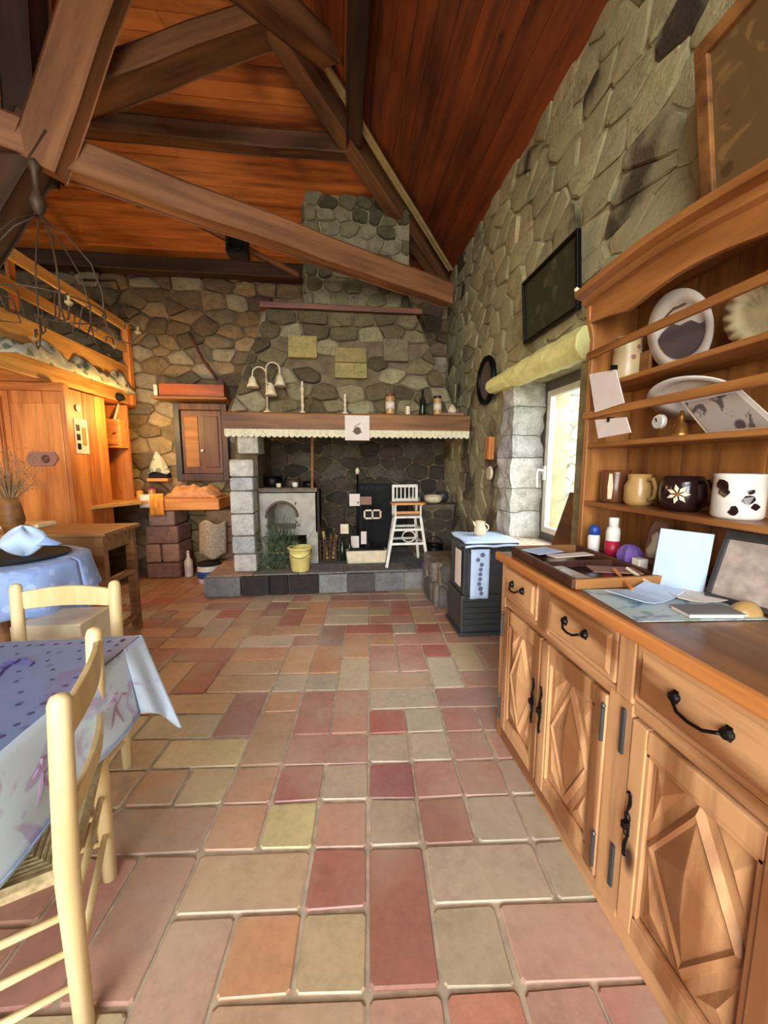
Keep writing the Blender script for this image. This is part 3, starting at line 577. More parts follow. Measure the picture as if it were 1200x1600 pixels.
mb.box(-.95,-.86,OY,5.36,.236,.62); mb.box(-.42,-.29,OY,5.36,.236,.62); mb.box(-.31,-.29,OY,5.36,.62,1.1); mb.box(-.95,-.29,OY+.0,5.36,1.085,1.11); mb.box(-.95,-.29,5.0,5.36,.6,1.1); mb.box(-.86,-.42,OY+.03,5.0,.58,.655)
mb.build('oven_body', wash, oven)
arc_l = [V(-.70+.18*math.cos(a),OY-.006,.80+.18*math.sin(a)) for a in [PI*i/14 for i in range(15)]]
MB().tube(arc_l,.016,6).build('arch_rim', M['rustiron'], oven)
for i in range(3): MB().box(-.98+i*.23,-.985+(i+1)*.235,OY-.04,OY+.3,1.112,1.14+rng.uniform(0,.006)).build('tile', M['stone'], oven, bevel=.006, col=srgb(120,106,84))
fb = T('iron_fireback', 'flat black iron fireback plate against the fireplace wall', 'fireback', (.5,5.25,.24)); MB().box(.2,.92,5.28,5.32,.24,1.15).build('plate', M['black'], fb, bevel=.01)
mb = MB()
for i in range(9): mb.lathe([(.001,-.006),(.02,-.006),(.02,0)], (.28+.07*i,5.28,1.09), 8, 'Y')
mb.build('rivets', M['iron'], fb)
# right side of the inglenook
led = T('side_ledge', 'dark stone ledge at the right side of the fireplace', 'ledge', (1.2,4.9,.24))
MB().box(.93,1.45,4.75,5.34,.236,.86).build('ledge_body', M['mortar'], led)
masonry(led, cells(.93,1.45,.25,.84,.22,.15,.3,rng), lambda u,v,h: V(u,4.75-h,v), .03, .006, rng, 'stone', [(82,72,58),(70,62,52),(96,86,70)])
MB().box(.9,1.45,4.7,5.34,.86,.91).build('ledge_top', M['stone'], led, bevel=.01, col=srgb(104,94,78))
def pot(lab, loc, r, h, mat, handle=True, name='cooking_pot', cat='pot'):
    P = [('body', MB().lathe([(r*.7,0),(r,h*.3),(r*1.02,h*.7),(r*.9,h),(r*.84,h),(r*.95,h*.7),(r*.9,h*.3),(.01,.02)],n=20), mat, SM)]
    if handle: P.append(('handle', MB().tube(arc((0,0,h*.9),r*.95,0,PI),.006,6), 'iron', SM))
    return thing1(name, lab, cat, loc, P)
pot('small white bowl resting on the dark ledge of the fireplace', (.94,4.9,.912), .09, .08, 'ceramic', False, 'bowl', 'bowl')
pot('wide pale dish on the right end of the fireplace ledge', (1.22,4.95,.912), .12, .1, 'cream', False, 'dish', 'bowl')
pot('grey pot stacked with lid at the back of the fireplace ledge', (1.4,5.15,.912), .09, .13, 'grey_metal', False)
pot('black iron cauldron with bail handle on the hearth by the high chair', (1.13,4.5,.236), .12, .2, 'iron')
pot('black kettle-shaped pot on top of the whitewashed oven', (-.84,4.8,1.115), .11, .16, 'iron', True)
pot('round dull metal pan on the middle of the oven top', (-.6,4.85,1.115), .09, .12, 'rustiron', True)
pot('little white jar on the front of the oven top', (-.55,4.62,1.145), .035, .06, 'ceramic', False, 'jar', 'jar')
pot('little pale jar left of the white one on the oven top', (-.74,4.6,1.145), .03, .05, 'cream', False, 'jar', 'jar')
pot('dark lidded casserole at the right end of the oven top', (-.4,4.8,1.115), .08, .09, 'iron', False)
tag(MB().tube([(-.335,4.42,1.145),(-.325,4.46,1.75)],.016,8).build('wooden_pole', M['mantel'], None, loc=(-.335,4.42,1.145)), 'thin wooden pole standing on the oven under the mantel', 'pole')
# fire tool stand with hanging things
ts = T('fire_tool_stand', 'tall iron fire tool stand hung with small lanterns and cards', 'stand', (.2,4.75,.236))
mb = MB(); mb.lathe([(.11,.236),(.11,.25),(.02,.27)],(.2,4.75,0),16); mb.tube([(.2,4.75,.25),(.2,4.75,1.33)],.012,8); mb.build('pole', M['iron'], ts, smooth=True)
mb = MB(); mb.tube([(.2,4.75,1.3),(.1,4.75,1.28),(.03,4.74,1.2),(.06,4.74,1.14)],.009,6); mb.tube([(.02,4.75,.98),(.38,4.75,.96)],.01,6); mb.tube([(.2,4.63,.95),(.2,4.87,.95)],.01,6); mb.build('crossbar', M['rustiron'], ts, smooth=True)
MB().lathe([(.022,1.3),(.03,1.34),(.01,1.38)],(.2,4.75,0),12).build('knob', M['cream'], ts, smooth=True)
for dx, z0, z1 in ((-.17,.45,.97),(.12,.42,.95),(.04,.35,.95)):
    mb = MB().tube([(.2+dx,4.72,z1),(.2+dx,4.72,z0)],.006,6); mb.box(.17+dx,.23+dx,4.715,4.725,z0-.1,z0); mb.build('poker', M['iron'], ts)
for dx, z, sx, sz, mm in ((-.04,.98,.13,.15,'paper'),(.1,.97,.14,.1,'rose_box'),(-.17,.62,.1,.12,'cream'),(-.04,.44,.1,.17,'paper'),(.07,.5,.07,.16,'paper')):
    tag(MB().box(.2+dx-sx/2,.2+dx+sx/2,4.69-abs(dx)*.1,4.695-abs(dx)*.1+.004,z-sz/2,z+sz/2).build('paper_tag', M[mm], ts), 'small card hanging on the stand' if mm == 'paper' else None)
pf = T('picture_frame', 'tiny cream double frame leaning on the black fireback', 'frame', (.37,4.66,.6))
mb = MB()
for a in (0,.1,.2): mb.box(.27+a,.29+a,4.66,4.675,.74,.86)
mb.box(.27,.49,4.66,4.675,.74,.76); mb.box(.27,.49,4.66,4.675,.84,.86); mb.build('frame', M['cream'], pf); MB().box(.28,.48,4.67,4.68,.75,.85).build('picture', M['black'], pf); MB().tube([(.38,4.68,.86),(.38,4.75,1.0)],.003,5).build('hook', M['iron'], pf)
for i, (xx, yy, h, lab) in enumerate([(.0,4.62,.3,'dark bottle standing left of the fire tool stand'),(.09,4.6,.26,'dark bottle with pale label at the foot of the fire tool stand'),(-.05,4.78,.24,'short dark bottle behind the log basket corner')]): bottle(lab, (xx,yy,.236), .04, h, 'bottle_green', 'black', 'paper' if i == 1 else None)
# trough
tr = T('stone_trough', 'long cream stoneware trough on the hearth below the fireback', 'trough', (.27,4.5,.236))
MB().prism([(.06,.236),(.52,.236),(.54,.39),(.04,.39)], lambda u,v: V(u,4.42,v), lambda u,v: V(u,4.6,v)).build('body', M['cream'], tr, bevel=.015)
MB().box(.075,.505,4.44,4.58,.392,.396).build('soil', M['black'], tr)
# basket of logs
bk = T('log_basket', 'dark openwork basket of kindling left of the trough', 'basket', (-.15,4.62,.236))
mb = MB()
for k in range(5): mb.tube([V(-.15+.13*math.cos(a),4.62+.1*math.sin(a),.26+.06*k) for a in [2*PI*i/16 for i in range(16)]],.008,5,closed=True)
for i in range(12): a = 2*PI*i/12; mb.tube([(-.15+.13*math.cos(a),4.62+.1*math.sin(a),.24),(-.15+.135*math.cos(a),4.62+.105*math.sin(a),.51)],.006,5)
mb.build('weave', M['rustiron'], bk)
for i in range(5):
    a = V(-.22+.035*i,4.6+.02*(i%2),.26); MB().tube([a, a+V(rng.uniform(-.05,.06),.02,rng.uniform(.26,.36))],.018,7).build('log', M['lath'] if i % 2 else M['beam'], bk)
# dried plant bundle
pb = T('dry_plant_bundle', 'sheaf of dull green stalks leaning in front of the oven', 'plant', (-.72,4.35,.236))
mb = MB()
for i in range(110):
    a = V(-.74+rng.gauss(0,.06),4.34+rng.gauss(0,.03),.24); tip = a+V(rng.gauss(0,.1),rng.uniform(.0,.12),rng.uniform(.3,.62)); m_ = (a+tip)/2+V(rng.gauss(0,.04),rng.gauss(0,.02)-.02,0)
    mb.tube([a,m_,tip],[.004,.003,.0015],4,cap=False)
tag(mb.build('stalks', M['green'], pb), kind='stuff')
mb = MB()
for i in range(150):
    p = V(-.74+rng.gauss(0,.13),4.3+rng.gauss(0,.04),.24+abs(rng.gauss(0,.24))); d = V(rng.uniform(-1,1),rng.uniform(-.6,.3),rng.uniform(-.3,1)).normalized()*rng.uniform(.04,.08); s_ = d.cross(V(0,1,0)).normalized()*.012
    mb.add([p,p+d*.5+s_,p+d,p+d*.5-s_],[(0,1,2,3)])
tag(mb.build('leaves', M['green'], pb), kind='stuff')
tag(MB().tube([V(-.74+.07*math.cos(a),4.35+.05*math.sin(a),.42) for a in [2*PI*i/14 for i in range(14)]],.008,5,closed=True).build('string', M['lath'], pb))
tag(MB().grid(14,14,lambda a,b: V(-.87+.24*a+.02*math.sin(9*b),4.33-.05*math.sin(PI*a)-.02*math.sin(8*a+3*b),.92-.32*b-.05*math.sin(4*a))).build('clear_plastic_sheet', M['glass'], None, smooth=True, solid=.003, loc=(-.75,4.3,.6)), 'crumpled clear plastic sheet hanging over the oven niche', 'sheet')
# bucket
bu = T('bucket', 'yellow plastic bucket standing on the hearth edge', 'bucket', (-.47,4.22,.236))
MB().lathe([(.095,.0),(.1,.01),(.118,.16),(.121,.162),(.121,.175),(.119,.178),(.128,.25),(.138,.252),(.138,.268),(.128,.268),(.1,.02),(.01,.015)],(-.47,4.22,.236),28).build('body', M['bucket'], bu, smooth=True)
MB().tube([V(-.47+.128*math.cos(a),4.22-.128*math.sin(a)*.95,.47-.07*math.sin(a)) for a in [PI*i/16 for i in range(17)]],.004,6).build('handle', M['rustiron'], bu)
# high chair
hc = T('high_chair', 'white painted wooden high chair with tray standing on the hearth', 'chair', (.76,4.42,.236))
W = M['white']
L0 = [(.50,4.2),(.985,4.2),(.56,4.64),(.96,4.64)]; LT = [(.62,4.33),(.92,4.33),(.64,4.57),(.9,4.57)]
def lp(i, z): t = (z-.236)/(.80-.236); return V(L0[i][0]+(LT[i][0]-L0[i][0])*t, L0[i][1]+(LT[i][1]-L0[i][1])*t, z)
for i in range(4): MB().bar(lp(i,.238), lp(i,.8), .032, .032, (0,1,0)).build('leg', W, hc, bevel=.004)
for (i,j,z) in ((0,1,.5),(2,3,.5),(0,2,.5),(1,3,.5),(0,1,.66),(0,2,.66),(1,3,.66),(2,3,.66)): MB().bar(lp(i,z),lp(j,z),.022,.028).build('rung', W, hc, bevel=.003)
MB().tube([V(.77+.075*math.cos(a),4.27,.585+.065*math.sin(a)) for a in [2*PI*i/18 for i in range(18)]],.008,6,closed=True).build('ring', W, hc, smooth=True)
MB().box(.61,.93,4.32,4.58,.79,.815).build('seat', W, hc, bevel=.005)
for x_ in (.625,.915): MB().box(x_-.015,x_+.015,4.55,4.58,.81,1.17).build('post', W, hc, bevel=.004)
for z_ in (1.14,.97): MB().box(.62,.92,4.552,4.574,z_,z_+.035).build('back_rail', W, hc, bevel=.003)
for k in range(5): MB().box(.665+.05*k,.68+.05*k,4.556,4.57,.98,1.15).build('spindle', W, hc, bevel=.002)
for x_ in (.62,.92):
    MB().bar((x_,4.57,.95),(x_,4.28,.95),.022,.02).build('armrest', W, hc, bevel=.003); MB().bar((x_,4.33,.81),(x_,4.33,.95),.02,.02).build('arm_post', W, hc)
MB().prism([(.56,4.22),(.60,4.17),(.92,4.17),(.96,4.22),(.96,4.38),(.56,4.38)], lambda u,v: V(u,v,.962), lambda u,v: V(u,v,.985)).build('tray', M['pine_x'], hc, bevel=.004)
MB().box(.63,.91,4.34,4.355,.84,.87).build('crotch_bar', M['pine_x'], hc)
tag(MB().grid(10,8,lambda a,b: V(.9+.2*a,4.14+.13*b,.25+.06*math.sin(PI*a)*math.sin(PI*b)+.012*math.sin(17*a+9*b))).build('crumpled_cloth', M['purple'], None, smooth=True, solid=.006, loc=(1,4.2,.24)), 'small crumpled mauve cloth on the hearth by the high chair leg', 'cloth')
pot('small pale saucer on the low stones beside the hearth', (1.3,3.85,.47), .06, .03, 'ceramic', False, 'saucer', 'dish')

# ---- stove to the right of the hearth
rock = T('boulder', 'rough grey stone block between the hearth and the grey stove', 'stone', (1.25,3.75,0)); q = MB()
masonry(rock, cells(.93,1.48,0,.46,.25,.2,.3,rng), lambda u,v,h: V(u,3.5-h,v), .05, .006, rng, 'stone', [(104,98,88),(124,116,104),(90,84,76)]); MB().box(.93,1.48,3.5,4.05,0,.46).build('boulder_core', M['mortar'], rock, bevel=.02)
masonry(rock, cells(3.5,4.05,0,.46,.25,.2,.3,rng), lambda u,v,h: V(.93-h,u,v), .05, .006, rng, 'stone', [(104,98,88),(124,116,104),(90,84,76)])
st = T('heating_stove', 'dark grey square metal stove beside the buffet', 'stove', (1.17,3.0,0)); G = M['grey_metal']
sx0, sx1, sy0, sy1 = .955, 1.4, 2.88, 3.3
MB().box(sx0+.01,sx1-.01,sy0+.02,sy1,.02,.34).build('base', G, st, bevel=.01); MB().box(sx0+.03,sx1-.03,sy0+.03,sy1-.02,.34,.76).build('body', G, st, bevel=.006)
MB().box(sx0-.03,sx1+.02,sy0-.03,sy1+.02,.76,.785).build('top_plate', G, st, bevel=.006); MB().box(sx0-.01,sx1,sy0-.01,sy1,.0,.03).build('plinth', G, st, bevel=.005)
for xx in (sx0+.02, sx1-.06): MB().box(xx,xx+.04,sy0+.01,sy0+.04,.36,.76).build('trim', G, st, bevel=.004)
MB().box(sx0+.06,sx1-.06,sy0+.012,sy0+.03,.36,.70).build('door', G, st, bevel=.006); mb = MB()
for k in range(5): mb.box(sx0+.02,sx1-.02,sy0+.006,sy0+.02,.07+.05*k,.09+.05*k)
mb.build('fin', G, st)
tw = T('tea_towel', 'pale blue printed tea towel hanging on the front of the grey stove', 'towel', (1.1,2.87,.3)); MB().grid(8,12,lambda a,b: V(1.025+.155*a,2.866-.004*math.sin(a*9),.735-.41*b)).build('cloth', M['blue_paper'], tw, smooth=True, solid=.003)
mb = MB(); rg = random.Random(2)
for k in range(9): cx, cz = 1.1+rg.uniform(-.02,.02), .69-.04*k; mb.lathe([(.001,-.003),(.018*rg.uniform(.6,1.2),-.003),(.018,0)], (cx,2.86,cz), 7, 'Y')
mb.build('print', flat('slate_print',(96,104,128),.8), tw)
tag(MB().grid(4,8,lambda a,b: V(.952,2.9+.14*a,.72-.3*b)).build('small_towel', M['paper'], None, solid=.004, loc=(.95,2.97,.42)), 'white cloth hanging on the left side of the grey stove', 'towel')
tag(MB().grid(16,14,lambda a,b: V(.97+.46*a,2.84+.42*b,.787+.01*abs(math.sin(6*a+4*b))+(-.035 if b == 0 else 0)+.05*max(0,b-.7))).build('top_cloth', M['blue_paper'], None, smooth=True, solid=.004, loc=(1.2,3.0,.786)), 'light blue cloth lying on top of the grey stove', 'cloth')
ju = T('milk_jug', 'white spotted jug with handle on top of the stove cloth', 'jug', (1.19,3.12,.8)); MB().lathe([(.04,.8),(.055,.83),(.05,.87),(.035,.9),(.045,.925),(.04,.925),(.03,.9),(.04,.85),(.01,.81)],(1.19,3.12,0),20).build('body', M['cream'], ju, smooth=True)
MB().tube(arc((1.235,3.12,.87),.03,-PI/2,PI/2,8),.006,6).build('handle', M['cream'], ju, smooth=True); MB().tube([(1.15,3.12,.89),(1.125,3.12,.925)],[.014,.006],8).build('spout', M['cream'], ju)

# ---- right wall hangings
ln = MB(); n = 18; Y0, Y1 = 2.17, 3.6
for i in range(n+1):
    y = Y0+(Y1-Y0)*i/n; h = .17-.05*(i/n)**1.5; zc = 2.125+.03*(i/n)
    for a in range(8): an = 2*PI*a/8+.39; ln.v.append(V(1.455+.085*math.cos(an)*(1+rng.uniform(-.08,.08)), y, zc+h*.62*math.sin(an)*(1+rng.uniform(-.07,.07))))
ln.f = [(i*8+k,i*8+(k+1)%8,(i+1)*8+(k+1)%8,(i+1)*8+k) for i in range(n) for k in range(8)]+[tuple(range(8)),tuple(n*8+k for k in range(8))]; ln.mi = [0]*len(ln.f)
tag(ln.build('window_lintel', M['lit_yellow_wood'], None, loc=(1.45,2.9,2.1), bevel=.01), 'rough wooden lintel in pale yellow for the light on it, above the stone window opening', 'lintel', kind='thing')
mi = T('round_mirror', 'round mirror in a dark wooden ring on the stone wall', 'mirror', (1.47,3.74,2.24)); MB().tube([V(1.44,3.74+.19*math.cos(a),2.24+.21*math.sin(a)) for a in [2*PI*i/32 for i in range(32)]],.028,8,closed=True).build('frame', M['iron'], mi, smooth=True)
MB().lathe([(.001,-.012),(.19,-.012),(.19,.0)],(1.455,3.74,2.24),28,'X').build('mirror_glass', flat('mirror_face', (110,100,84), .25), mi)
def hung(lab, cat, y0, y1, z0, z1, tilt, fw, fmat, pmat, name='framed_picture', mount=None):
    t = T(name, lab, cat, (1.49,(y0+y1)/2,z0))
    def P(y, z, d): return V(1.455-tilt*(z-z0)-d, y, z)
    for q in ((y0,y1,z0,z0+fw),(y0,y1,z1-fw,z1),(y0,y0+fw,z0+fw,z1-fw),(y1-fw,y1,z0+fw,z1-fw)):
        MB().prism([(q[0],q[2]),(q[1],q[2]),(q[1],q[3]),(q[0],q[3])], lambda a,b: P(a,b,0), lambda a,b: P(a,b,.03)).build('frame', M[fmat], t, bevel=.004)
    MB().prism([(y0+fw,z0+fw),(y1-fw,z0+fw),(y1-fw,z1-fw),(y0+fw,z1-fw)], lambda a,b: P(a,b,.002), lambda a,b: P(a,b,.012)).build('picture', M[pmat], t)
    return t
hung('dark green oil painting in a thin black frame above the lintel', 'picture', 2.26, 2.95, 2.34, 2.79, .07, .022, 'iron', 'picture_green')
hung('large old brown print in a wooden frame above the dish rack', 'picture', .72, 1.47, 2.36, 2.94, .17, .05, 'mantel', 'picture_brown')
wbx = T('match_box_holder', 'small upright wooden box hung on the stone wall beside the window', 'box', (1.46,3.6,1.45)); MB().box(1.42,1.475,3.56,3.65,1.46,1.68).build('box', M['pine'], wbx, bevel=.004); MB().box(1.41,1.425,3.57,3.64,1.47,1.56).build('tray', M['pine'], wbx)
tag(MB().lathe([(.001,-.02),(.06,-.018),(.07,0)],(1.465,3.62,1.33),20,'X').build('wall_plate', M['cream'], None, loc=(1.46,3.62,1.33)), 'small pale plate on the stone wall below the wooden box', 'plate')
# ---------------------------------------------------------------- buffet with dish rack
XF, XB, YN, YF = .80, 1.42, .44, 1.775
bf = T('buffet', 'long carved pale wooden buffet with diamond panelled doors along the stone wall', 'sideboard', (1.1,1.1,0)); OK, OY_ = M['oak'], M['oak_y']
mb = MB(); mb.box(XF+.03,XB,YN+.02,YF-.02,.03,.93); mb.build('carcass', OK, bf)
for a, b, x in ((YF-.045,YF,.0),(1.335,1.412,.006),(.895,.958,.006),(YN,.49,.0)):
    MB().box(XF-x,XF+.035,a,b,.74 if x else .0,.935).build('stile', OK, bf, bevel=.005)
MB().box(XF+.0,XF+.03,.895,.99,.05,.735).build('stile', OK, bf, bevel=.004)
for z0, z1 in ((.0,.065),(.712,.752)): MB().box(XF+.003,XF+.035,YN+.045,YF-.04,z0,z1).build('rail', OY_, bf, bevel=.004)
MB().box(XF+.036,XB,YF-.03,YF-.002,.0,.935).build('side_panel', OK, bf, bevel=.004)
MB().box(XF-.03,XB+.01,YN-.03,YF+.015,.937,.972).build('countertop', M['counter'], bf, bevel=.01)
MB().box(XF-.036,XF-.012,YN-.03,YF+.015,.933,.975).build('front_edge', wood('edge_wood', (150,84,34),(206,134,70),'Y',.35), bf, bevel=.009)
def px_(x): return lambda a, b: V(x, a, b)
def pull(parent, yc, zc, wd):
    h = MB(); h.tube([(XF-.012,yc-wd/2,zc),(XF-.035,yc-wd/2+.01,zc-.004),(XF-.045,yc-wd*.25,zc-.014),(XF-.047,yc,zc-.017),(XF-.045,yc+wd*.25,zc-.014),(XF-.035,yc+wd/2-.01,zc-.004),(XF-.012,yc+wd/2,zc)],.0042,7)
    for s in (-1,1): h.lathe([(.004,-.03),(.011,-.026),(.014,-.018),(.012,-.012),(.016,-.008),(.008,0)],(XF-.004,yc+s*wd/2,zc),12,'X'); h.bar((XF-.016,yc+s*wd/2,zc-.016),(XF-.016,yc+s*wd/2,zc+.016),.012,.008,(1,0,0))
    tag(h.build('handle', M['iron'], parent), 'black iron bail handle')
for a, b, wd in ((1.417,1.725,.10),(.963,1.33,.11),(.495,.89,.125)):
    dr = MB().box(XF-.008,XF+.03,a,b,.76,.925).build('drawer', OY_, bf, bevel=.006)
    f = MB(); f.add([V(XF-.009,a+.02,.778),V(XF-.009,b-.02,.778),V(XF-.009,b-.02,.907),V(XF-.009,a+.02,.907),V(XF-.016,a+.032,.79),V(XF-.016,b-.032,.79),V(XF-.016,b-.032,.895),V(XF-.016,a+.032,.895)],[(0,1,5,4),(1,2,6,5),(2,3,7,6),(3,0,4,7),(4,5,6,7)]); f.build('raised_field', OY_, dr)
    pull(dr, (a+b)/2, .855, wd)
def scroll(parent, y, z, h):
    s = MB(); pts = []
    for i in range(25):
        t = i/24; pts.append(V(XF-.016, y+.006*math.sin(t*PI*4)*(1-abs(2*t-1)*.3), z-h/2+h*t))
    s.tube(pts, [.003+.0025*abs(math.sin(t/24*PI*3)) for t in range(25)], 6)
    for e in (-1,1): s.tube([V(XF-.016,y+.007*math.cos(a)*e,z+e*(h/2-.008)+.008*math.sin(a)) for a in [PI*k/6 for k in range(10)]],.003,5)
    for e in (-.12,.12): s.tube([V(XF-.016,y+.009*math.cos(a),z+h*e+.012*math.sin(a)) for a in [2*PI*k/10 for k in range(10)]],.0028,5,closed=True)
    s.bar((XF-.012,y,z),(XF-.03,y,z),.014,.02); tag(s.build('escutcheon', M['iron'], parent), 'black scrolled iron keyhole plate')
def door(a, b, key_y, hinge_y, kz=.40):
    z0, z1 = .075, .705; sw = .052
    d = MB(); d.box(XF-.006,XF+.028,a,a+sw,z0,z1); d.box(XF-.006,XF+.028,b-sw,b,z0,z1); d.box(XF-.005,XF+.028,a+sw,b-sw,z0,z0+.06); d.box(XF-.005,XF+.028,a+sw,b-sw,z1-.06,z1)
    dr = d.build('door', OK, bf, bevel=.004)
    ya, yb, za, zb = a+sw, b-sw, z0+.06, z1-.06; yc, zc = (ya+yb)/2, (za+zb)/2
    MB().box(XF+.014,XF+.022,ya,yb,za,zb).build('panel', OK, dr)
    m = MB()
    for q in (((ya+.006,za),(ya+.006,zb)),((yb-.006,za),(yb-.006,zb)),((ya,za+.006),(yb,za+.006)),((ya,zb-.006),(yb,zb-.006))): m.bar(V(XF+.004,*q[0]),V(XF+.004,*q[1]),.014,.014,(1,0,0))
    m.build('moulding', OK, dr, bevel=.003)
    g = .012; D = [(yc,za+.012),(yb-.012,zc),(yc,zb-.012),(ya+.012,zc)]
    m = MB(); m.add([V(XF+.014,*p) for p in D]+[V(XF+.0,yc+(p[0]-yc)*.86,zc+(p[1]-zc)*.86) for p in D]+[V(XF+.006,yc+(p[0]-yc)*.78,zc+(p[1]-zc)*.78) for p in D]+[V(XF-.012,yc,zc+.06),V(XF-.012,yc,zc-.06)],
        [(0,1,5,4),(1,2,6,5),(2,3,7,6),(3,0,4,7),(4,5,9,8),(5,6,10,9),(6,7,11,10),(7,4,8,11),(8,9,13),(9,12,13),(9,10,12),(10,11,12),(11,13,12),(11,8,13)]); m.build('diamond', OK, dr)
    for sy, sz in ((-1,-1),(1,-1),(1,1),(-1,1)):
        ey, ez = (yb if sy > 0 else ya)-sy*.016, (zb if sz > 0 else za)-sz*.016
        P = [(ey,ez),(ey,zc+sz*.05),(yc+sy*.03,ez)]; cy, cz = ey-sy*abs(ey-yc)*.28, ez-sz*abs(ez-zc)*.28
        MB().add([V(XF+.015,*p) for p in P]+[V(XF+.0,cy,cz)],[(0,1,3),(1,2,3),(2,0,3)]).build('corner_panel', OK, dr)
    scroll(dr, key_y, kz, .2)
    for zz in (.17,.61): MB().tube([(XF-.012,hinge_y,zz-.055),(XF-.012,hinge_y,zz+.055)],.006,8).lathe([(.003,.0),(.008,.006),(.003,.014)],(XF-.012,hinge_y,zz+.055),8).build('hinge', M['grey_metal'], dr)
door(1.378,1.727,1.40,1.728,.42); door(.992,1.366,1.338,.995,.42); door(.50,.888,.865,.50,.40)
for zz in (.2,.64): MB().box(XF-.008,XF+.0,.915,.93,zz-.07,zz+.07).build('hinge_plate', M['grey_metal'], bf, bevel=.002)

rk = T('dish_rack', 'tall open wooden dish rack with plate rails standing on the buffet', 'shelf', (1.3,1.1,.974)); RK, RZ = M['oak_rack'], M['oak_rack_z']; RX0, RX1 = 1.19, 1.42
for y in (YF-.03, YN):
    prof = [(RX1,.974),(RX0+.0,.974),(RX0-.0,1.19),(RX0,2.0),(RX0-.025,2.09),(RX0-.03,2.17),(RX1,2.17)]
    MB().prism(prof, lambda u,v: V(u,y,v), lambda u,v: V(u,y+.028,v)).build('side_board', RZ, rk, bevel=.004)
for k in range(8):
    a = YN+.03+k*.1622; MB().box(RX1-.012,RX1,a+.001,a+.161,.98,2.15).build('back_board', RZ, rk, bevel=.002)
for z in (1.207,1.486,1.754): MB().box(RX0+.003,RX1-.012,YN+.028,YF-.03,z,z+.022).build('shelf', RK, rk, bevel=.005)
for z in (1.905,1.625): MB().box(RX0-.012,RX0+.006,YN,YF,z,z+.034).build('plate_rail', RK, rk, bevel=.005)
def top(y): t = (YF-y)/(YF-YN); return 2.185-.035*t+.03*math.sin(PI*min(1,t*1.6))*(1 if t < .62 else 1)
n = 26; up = [(YN+(YF-YN)*i/n) for i in range(n+1)]
poly = [(y, top(y)-.03) for y in up]+[(y, 2.03+.035*abs(math.sin((y-YN)/(YF-YN)*PI*2.5))) for y in reversed(up)]
f = MB(); vs = [V(x,u,v) for x in (RX0-.02,RX0+.0) for u,v in poly]; m_ = len(poly); nn = n+1
fs = [(i,i+1,m_-2-i,m_-1-i) for i in range(n)]+[(m_+i,m_+i+1,2*m_-2-i,2*m_-1-i) for i in range(n)]+[(i,(i+1)%m_,m_+(i+1)%m_,m_+i) for i in range(m_)]
f.add(vs, fs).build('frieze', RK, rk)
f = MB()
for y in up:
    for x, dz in ((RX0-.02,-.05),(RX0-.04,-.04),(RX0-.05,-.015),(RX0-.085,-.005),(RX0-.09,.02),(RX0+.02,.022),(RX0+.02,-.05)): f.v.append(V(x,y+.012*(0),top(y)+dz))
f.f = [(i*7+k,i*7+(k+1)%7,(i+1)*7+(k+1)%7,(i+1)*7+k) for i in range(n) for k in range(7)]+[tuple(range(7)),tuple(n*7+k for k in range(7))]; f.mi = [0]*len(f.f)
f.build('cornice', RK, rk)
MB().box(RX0+.0,RX1,YN,YF,2.14,2.16).build('top_board', RK, rk)
mb = MB().lathe([(.001,0),(.01,.005),(.012,.015),(.004,.022),(.001,.025)],(RX0-.085,YF-.01,2.205),10); mb.build('finial', M['cream'], rk)

# ---- crockery
def disc(name, lab, cat, c, r, mat, lean=.35, ry=1.0, yaw=0, extra=None, ribs=0, group=None):
    t = T(name, lab, cat, c, group); n = 36; prof = [(.001,.012),(.45,.010),(.62,.012),(.7,.004),(1.0,-.012),(1.0,-.006),(.7,.012),(.5,.02),(.001,.02)]
    Mx = Matrix.Translation(c) @ Matrix.Rotation(yaw,4,'Z') @ Matrix.Rotation(lean,4,'Y')
    mb = MB(); vs = []
    for i,(q,x) in enumerate(prof):
        for k in range(n):
            a = 2*PI*k/n; rr = r*q*(1+(.03*math.cos(ribs*a) if ribs else 0)); vs.append(V(x+(.006*math.cos(ribs*a)*q if ribs else 0), rr*math.cos(a)*ry, rr*math.sin(a)))
    mb.add(vs,[(i*n+k,i*n+(k+1)%n,(i+1)*n+(k+1)%n,(i+1)*n+k) for i in range(len(prof)-1) for k in range(n)]); mb.xf(Mx).build('body', M[mat] if isinstance(mat,str) else mat, t, smooth=True)
    if extra: extra(t, Mx, r)
    return t
def scenery(t, Mx, r):
    m = MB(); g = [V(-.002,r*.66*math.cos(a),r*.66*math.sin(a)) for a in [PI+PI*k/16 for k in range(17)]]+[V(-.002,r*.5,.02),V(-.002,r*.2,r*.25),V(-.002,0,.02),V(-.002,-r*.3,r*.16),V(-.002,-r*.5,.0)]
    m.add([p+V(.009,0,0) for p in g]+[p for p in g],[tuple(range(len(g))),tuple(range(len(g),2*len(g)))]); m.xf(Mx).build('painted_scene', flat('grey_scene', (92,84,88), .3), t)
    MB().tube([V(-.0,r*.5*math.cos(a)-.01,r*.3+r*.3*math.sin(a)) for a in (0,.6,1.3,2)],.004,5).xf(Mx).build('painted_sprig', M['brown_glaze'], t)
disc('plate', 'large white plate painted with a dark landscape leaning on the top shelf', 'plate', (1.33,1.42,1.925), .155, 'ceramic', -.3, .92, 0, scenery)
rib = flat('shell_ware', (178,164,124), .4)
disc('shell_plate', 'ribbed sandy shell plate standing lowest right behind the top plate rail', 'plate', (1.31,1.11,1.88), .105, rib, -.25, 1.0, 0, None, 18)
disc('shell_plate', 'ribbed sandy shell plate standing highest right above the top plate rail', 'plate', (1.355,1.03,1.99), .1, rib, -.25, 1.0, 0, None, 18)
